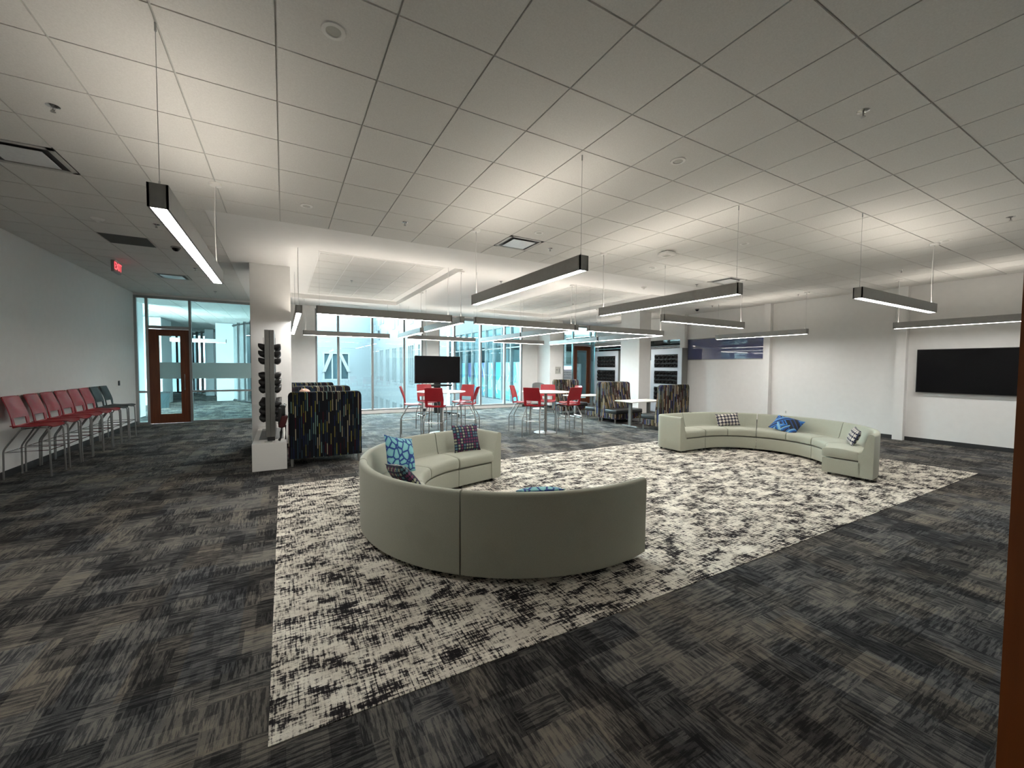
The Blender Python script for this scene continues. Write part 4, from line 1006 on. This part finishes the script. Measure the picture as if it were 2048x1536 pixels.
# ------------------------------------------------------------------ rolling screen, wall screen
t = thing('rolling_screen', 'large black display on a wheeled stand in front of the windows', 'screen', (4.53, 10.15, 0))
bm = new(); box(bm, -0.79, 0.79, -0.06, 0.0, 1.14, 2.05, 0.006); obj('bezel', bm, 'black', t)
bm = new(); box(bm, -0.775, 0.775, -0.063, -0.058, 1.155, 2.035); obj('screen', bm, 'screen', t)
bm = new(); box(bm, -0.5, 0.5, -0.10, 0.02, 1.03, 1.10, 0.01); obj('sound_bar', bm, 'black', t)
bm = new(); box(bm, -0.11, 0.11, 0.0, 0.08, 0.12, 1.8, 0.005); obj('column', bm, 'black', t)
for s in (-1, 1):
    bm = new(); tube(bm, bend([(s*0.08, 0.04, 0.16), (s*0.30, 0.0, 0.14), (s*0.62, -0.35, 0.12)], 0.05), 0.025, 8); tube(bm, [(s*0.25, 0.02, 0.14), (s*0.55, 0.34, 0.12)], 0.022, 8); obj('leg', bm, 'black', t, smooth=True)
    for (x_, y_) in ((s*0.62, -0.35), (s*0.55, 0.34)):
        bm = new(); tube(bm, [(x_-0.012, y_, 0.045), (x_+0.012, y_, 0.045)], 0.045, 16); tube(bm, [(x_, y_, 0.06), (x_, y_, 0.12)], 0.014, 8); obj('caster', bm, 'black', t)
t = thing('wall_screen', 'wide black display mounted on the right wall', 'screen', (XR, 0, 0))
bm = new(); box(bm, -0.09, -0.02, -1.10, 0.69, 1.17, 2.17, 0.005); obj('bezel', bm, 'black', t); bm = new(); box(bm, -0.093, -0.088, -1.085, 0.675, 1.185, 2.155); obj('screen', bm, 'screen', t)
bm = new(); box(bm, -0.02, 0.0, -0.6, 0.3, 1.4, 1.9); obj('bracket', bm, 'black', t)
# cable dangling on the window column
bm = new(); tube(bm, [(4.85, YF-0.14, 1.1), (4.83, YF-0.15, 0.9), (4.87, YF-0.16, 0.72), (5.0, YF-0.16, 0.64), (5.12, YF-0.15, 0.70)], 0.008, 6); tube(bm, [(4.80, YF-0.14, 1.05), (4.81, YF-0.15, 0.80), (4.90, YF-0.15, 0.66)], 0.006, 6)
tag(obj('loose_cable', bm, 'black'), 'thin dark cables dangling on the column between the two windows', 'cable')

# wall fittings
t = thing('power_outlet', 'white power outlet low on the right wall above the far sofa back', 'outlet', (XR, 3.55, 0.41)); bm = new(); box(bm, -0.008, 0, -0.036, 0.036, -0.058, 0.058, 0.003); obj('cover_plate', bm, 'white', t)
bm = new(); box(bm, -0.011, -0.008, -0.017, 0.017, -0.035, 0.035); obj('socket', bm, 'signplate', t)
t = thing('card_reader', 'small dark card reader on the left wall near the glass door', 'card reader', (XL, 10.70, 1.22)); bm = new(); box(bm, 0, 0.025, -0.035, 0.035, -0.06, 0.06, 0.006); obj('reader_body', bm, 'slate', t)
bm = new(); box(bm, 0.025, 0.027, -0.02, 0.02, 0.01, 0.045); obj('reader_window', bm, 'greyseat', t)
t = thing('room_sign', 'small pale square room sign on the column face left of the wooden door', 'sign', (10.17, 11.1, 1.58)); bm = new(); box(bm, -0.14, 0.14, -0.008, 0, -0.15, 0.15, 0.002, 1); obj('sign_plate', bm, 'signplate', t)
bm = new(); box(bm, 0.045, 0.075, -0.01, -0.008, -0.08, 0.08); box(bm, 0.02, 0.10, -0.01, -0.008, -0.10, -0.09); box(bm, -0.09, -0.03, -0.01, -0.008, 0.0, 0.04); obj('sign_symbol', bm, 'greyseat', t)

# white pedestal chair by the wall behind the right round table
t = thing('swivel_chair', 'grey and white chair standing by the wall behind the right round table', 'chair', (9.15, 11.0, 0), -0.3)
bm = new()
def shl(u, v):
    a = PI*(0.0+u); z = 0.45+0.62*v; r = 0.30-0.03*v; return (r*math.cos(a), r*0.8*math.sin(a)+0.02*v, z-0.10*(1-math.sin(a))*v)
shell(bm, shl, 14, 6, 0.014); obj('backrest', bm, 'greyseat', t, smooth=True)
bm = new(); lathe(bm, [(0, 0.42), (0.26, 0.42), (0.28, 0.45), (0.26, 0.50), (0, 0.50)]); obj('seat', bm, 'white', t, smooth=True)
bm = new(); lathe(bm, [(0, 0.03), (0.03, 0.03), (0.03, 0.42), (0, 0.42)]); obj('stem', bm, 'alu', t, smooth=True)
bm = new(); lathe(bm, [(0, 0.0), (0.25, 0.0), (0.24, 0.02), (0.05, 0.05), (0, 0.05)]); obj('base', bm, 'white', t, smooth=True)

# ------------------------------------------------------------------ bag on the ledge and the seated person
t = thing('backpack', 'black and dark red bag with dangling strap on the white ledge', 'bag', (0.0, 4.52, 0.447))
bm = new(); box(bm, -0.055, 0.045, 0.0, 0.26, 0.23, 0.42, 0.03, 3)
for v in bm.verts: v.co.x += 0.02*math.sin(v.co.z*20)
obj('bag_body', bm, 'darkred', t, smooth=True)
bm = new(); box(bm, -0.075, -0.02, 0.02, 0.22, 0.26, 0.56, 0.022, 3); box(bm, -0.05, 0.03, 0.05, 0.24, 0.42, 0.60, 0.03, 3); obj('flap', bm, 'black', t, smooth=True)
bm = new(); tube(bm, [(0.0, 0.08, 0.57), (0.02, 0.08, 0.62), (0.045, 0.08, 0.60), (0.03, 0.08, 0.55)], 0.006, 6); tube(bm, [(-0.09, 0.1, 0.46), (-0.05, 0.1, 0.52)], 0.004, 6); obj('buckle', bm, 'chrome', t, smooth=True)
bm = new(); tube(bm, [(-0.02, 0.1, 0.26), (-0.035, 0.1, 0.15), (-0.04, 0.1, 0.06), (-0.065, 0.1, 0.012)], [0.022, 0.02, 0.014, 0.02], 8); tube(bm, [(0.03, 0.2, 0.25), (0.028, 0.2, 0.01)], 0.012, 8); obj('strap', bm, 'black', t, smooth=True)

def skin_body(name, chains, mat, parent, sub=2):
    """chains: list of lists of (x,y,z,r); first point of a chain may reuse an existing vertex by equal position"""
    me = bpy.data.meshes.new(name); vs, rad, ed, idx = [], [], [], {}
    for ch in chains:
        prev = None
        for (x, y, z, r) in ch:
            k = (round(x, 4), round(y, 4), round(z, 4))
            if k not in idx: idx[k] = len(vs); vs.append((x, y, z)); rad.append(r)
            if prev is not None and prev != idx[k]: ed.append((prev, idx[k]))
            prev = idx[k]
    me.from_pydata(vs, ed, []); o = bpy.data.objects.new(name, me); C.objects.link(o)
    sk = o.modifiers.new('skin', 'SKIN'); sk.use_smooth_shade = True
    for i, r in enumerate(rad): me.skin_vertices[0].data[i].radius = (r, r)
    me.skin_vertices[0].data[0].use_root = True
    sb = o.modifiers.new('sub', 'SUBSURF'); sb.levels = sub; sb.render_levels = sub
    bpy.context.view_layer.update()
    m2 = bpy.data.meshes.new_from_object(o.evaluated_get(bpy.context.evaluated_depsgraph_get())); bpy.data.objects.remove(o)
    m2.materials.clear(); m2.materials.append(M[mat])
    for p in m2.polygons: p.use_smooth = True
    o = bpy.data.objects.new(name, m2); C.objects.link(o)
    if parent: o.parent = parent
    return o
per = thing('person', 'person seated in nearest dark booth, only the head top showing above it', 'person', (0.33, 4.80, 0.42))
hip = (0, 0.16, 0.12, 0.14)
skin_body('body', [
 [hip, (0, 0.14, 0.30, 0.135), (0, 0.11, 0.46, 0.14), (0, 0.10, 0.58, 0.075), (0, 0.12, 0.65, 0.055), (0, 0.125, 0.72, 0.075), (0, 0.125, 0.80, 0.088), (0, 0.12, 0.845, 0.06)],
 [hip, (-0.10, 0.25, 0.11, 0.085), (-0.12, 0.52, 0.10, 0.06), (-0.12, 0.56, -0.12, 0.05), (-0.12, 0.55, -0.34, 0.038), (-0.12, 0.66, -0.385, 0.032)],
 [hip, (0.10, 0.25, 0.11, 0.085), (0.12, 0.52, 0.10, 0.06), (0.12, 0.56, -0.12, 0.05), (0.12, 0.55, -0.34, 0.038), (0.12, 0.66, -0.385, 0.032)],
 [(0, 0.11, 0.46, 0.14), (-0.19, 0.12, 0.50, 0.055), (-0.23, 0.20, 0.28, 0.042), (-0.12, 0.42, 0.22, 0.032), (-0.09, 0.48, 0.21, 0.03)],
 [(0, 0.11, 0.46, 0.14), (0.19, 0.12, 0.50, 0.055), (0.23, 0.20, 0.28, 0.042), (0.12, 0.42, 0.22, 0.032), (0.09, 0.48, 0.21, 0.03)],
 *[[(s*0.09, 0.48, 0.21, 0.03), (s*(0.07+0.016*f), 0.53, 0.205, 0.010), (s*(0.065+0.016*f), 0.565, 0.19, 0.009)] for s in (-1, 1) for f in range(4)],
 *[[(s*0.09, 0.48, 0.21, 0.03), (s*0.05, 0.50, 0.215, 0.010), (s*0.04, 0.525, 0.21, 0.009)] for s in (-1, 1)],
], 'skin', per)
skin_body('shirt', [[(0, 0.158, 0.16, 0.150), (0, 0.14, 0.30, 0.150), (0, 0.11, 0.46, 0.150), (0, 0.105, 0.55, 0.085)],
  [(0, 0.11, 0.46, 0.150), (-0.19, 0.12, 0.50, 0.066), (-0.22, 0.18, 0.34, 0.058)], [(0, 0.11, 0.46, 0.150), (0.19, 0.12, 0.50, 0.066), (0.22, 0.18, 0.34, 0.058)]], 'shirt', per)
skin_body('trousers', [[(0, 0.155, 0.13, 0.152), (-0.10, 0.25, 0.11, 0.095), (-0.12, 0.52, 0.10, 0.07), (-0.12, 0.56, -0.12, 0.06), (-0.12, 0.55, -0.30, 0.052)],
  [(0, 0.155, 0.13, 0.152), (0.10, 0.25, 0.11, 0.095), (0.12, 0.52, 0.10, 0.07), (0.12, 0.56, -0.12, 0.06), (0.12, 0.55, -0.30, 0.052)]], 'jeans', per)
bm = new()
for s in (-1, 1): lathe(bm, [(0, 0.735), (0.016, 0.745), (0.02, 0.77), (0.014, 0.79), (0, 0.795)], s*0.092, 0.12, 10)
lathe(bm, [(0, 0.725), (0.014, 0.73), (0.010, 0.76), (0, 0.775)], 0, 0.215, 8); obj('ears_and_nose', bm, 'skin', per, smooth=True)
bm = new()
for s in (-1, 1): lathe(bm, [(0, 0.765), (0.010, 0.772), (0, 0.782)], s*0.034, 0.203, 8)
box(bm, -0.022, 0.022, 0.203, 0.209, 0.708, 0.713); obj('eyes_and_mouth', bm, 'black', per)
bm = new(); bmesh.ops.create_icosphere(bm, subdivisions=3, radius=0.1)
for v in bm.verts: v.co = Vector((v.co.x*0.96, v.co.y*0.98+0.108, v.co.z*0.86+0.785))
bmesh.ops.delete(bm, geom=[v for v in bm.verts if v.co.z < 0.765 or (v.co.y > 0.16 and v.co.z < 0.83)], context='VERTS')
obj('hair', bm, 'skin', per, smooth=True)
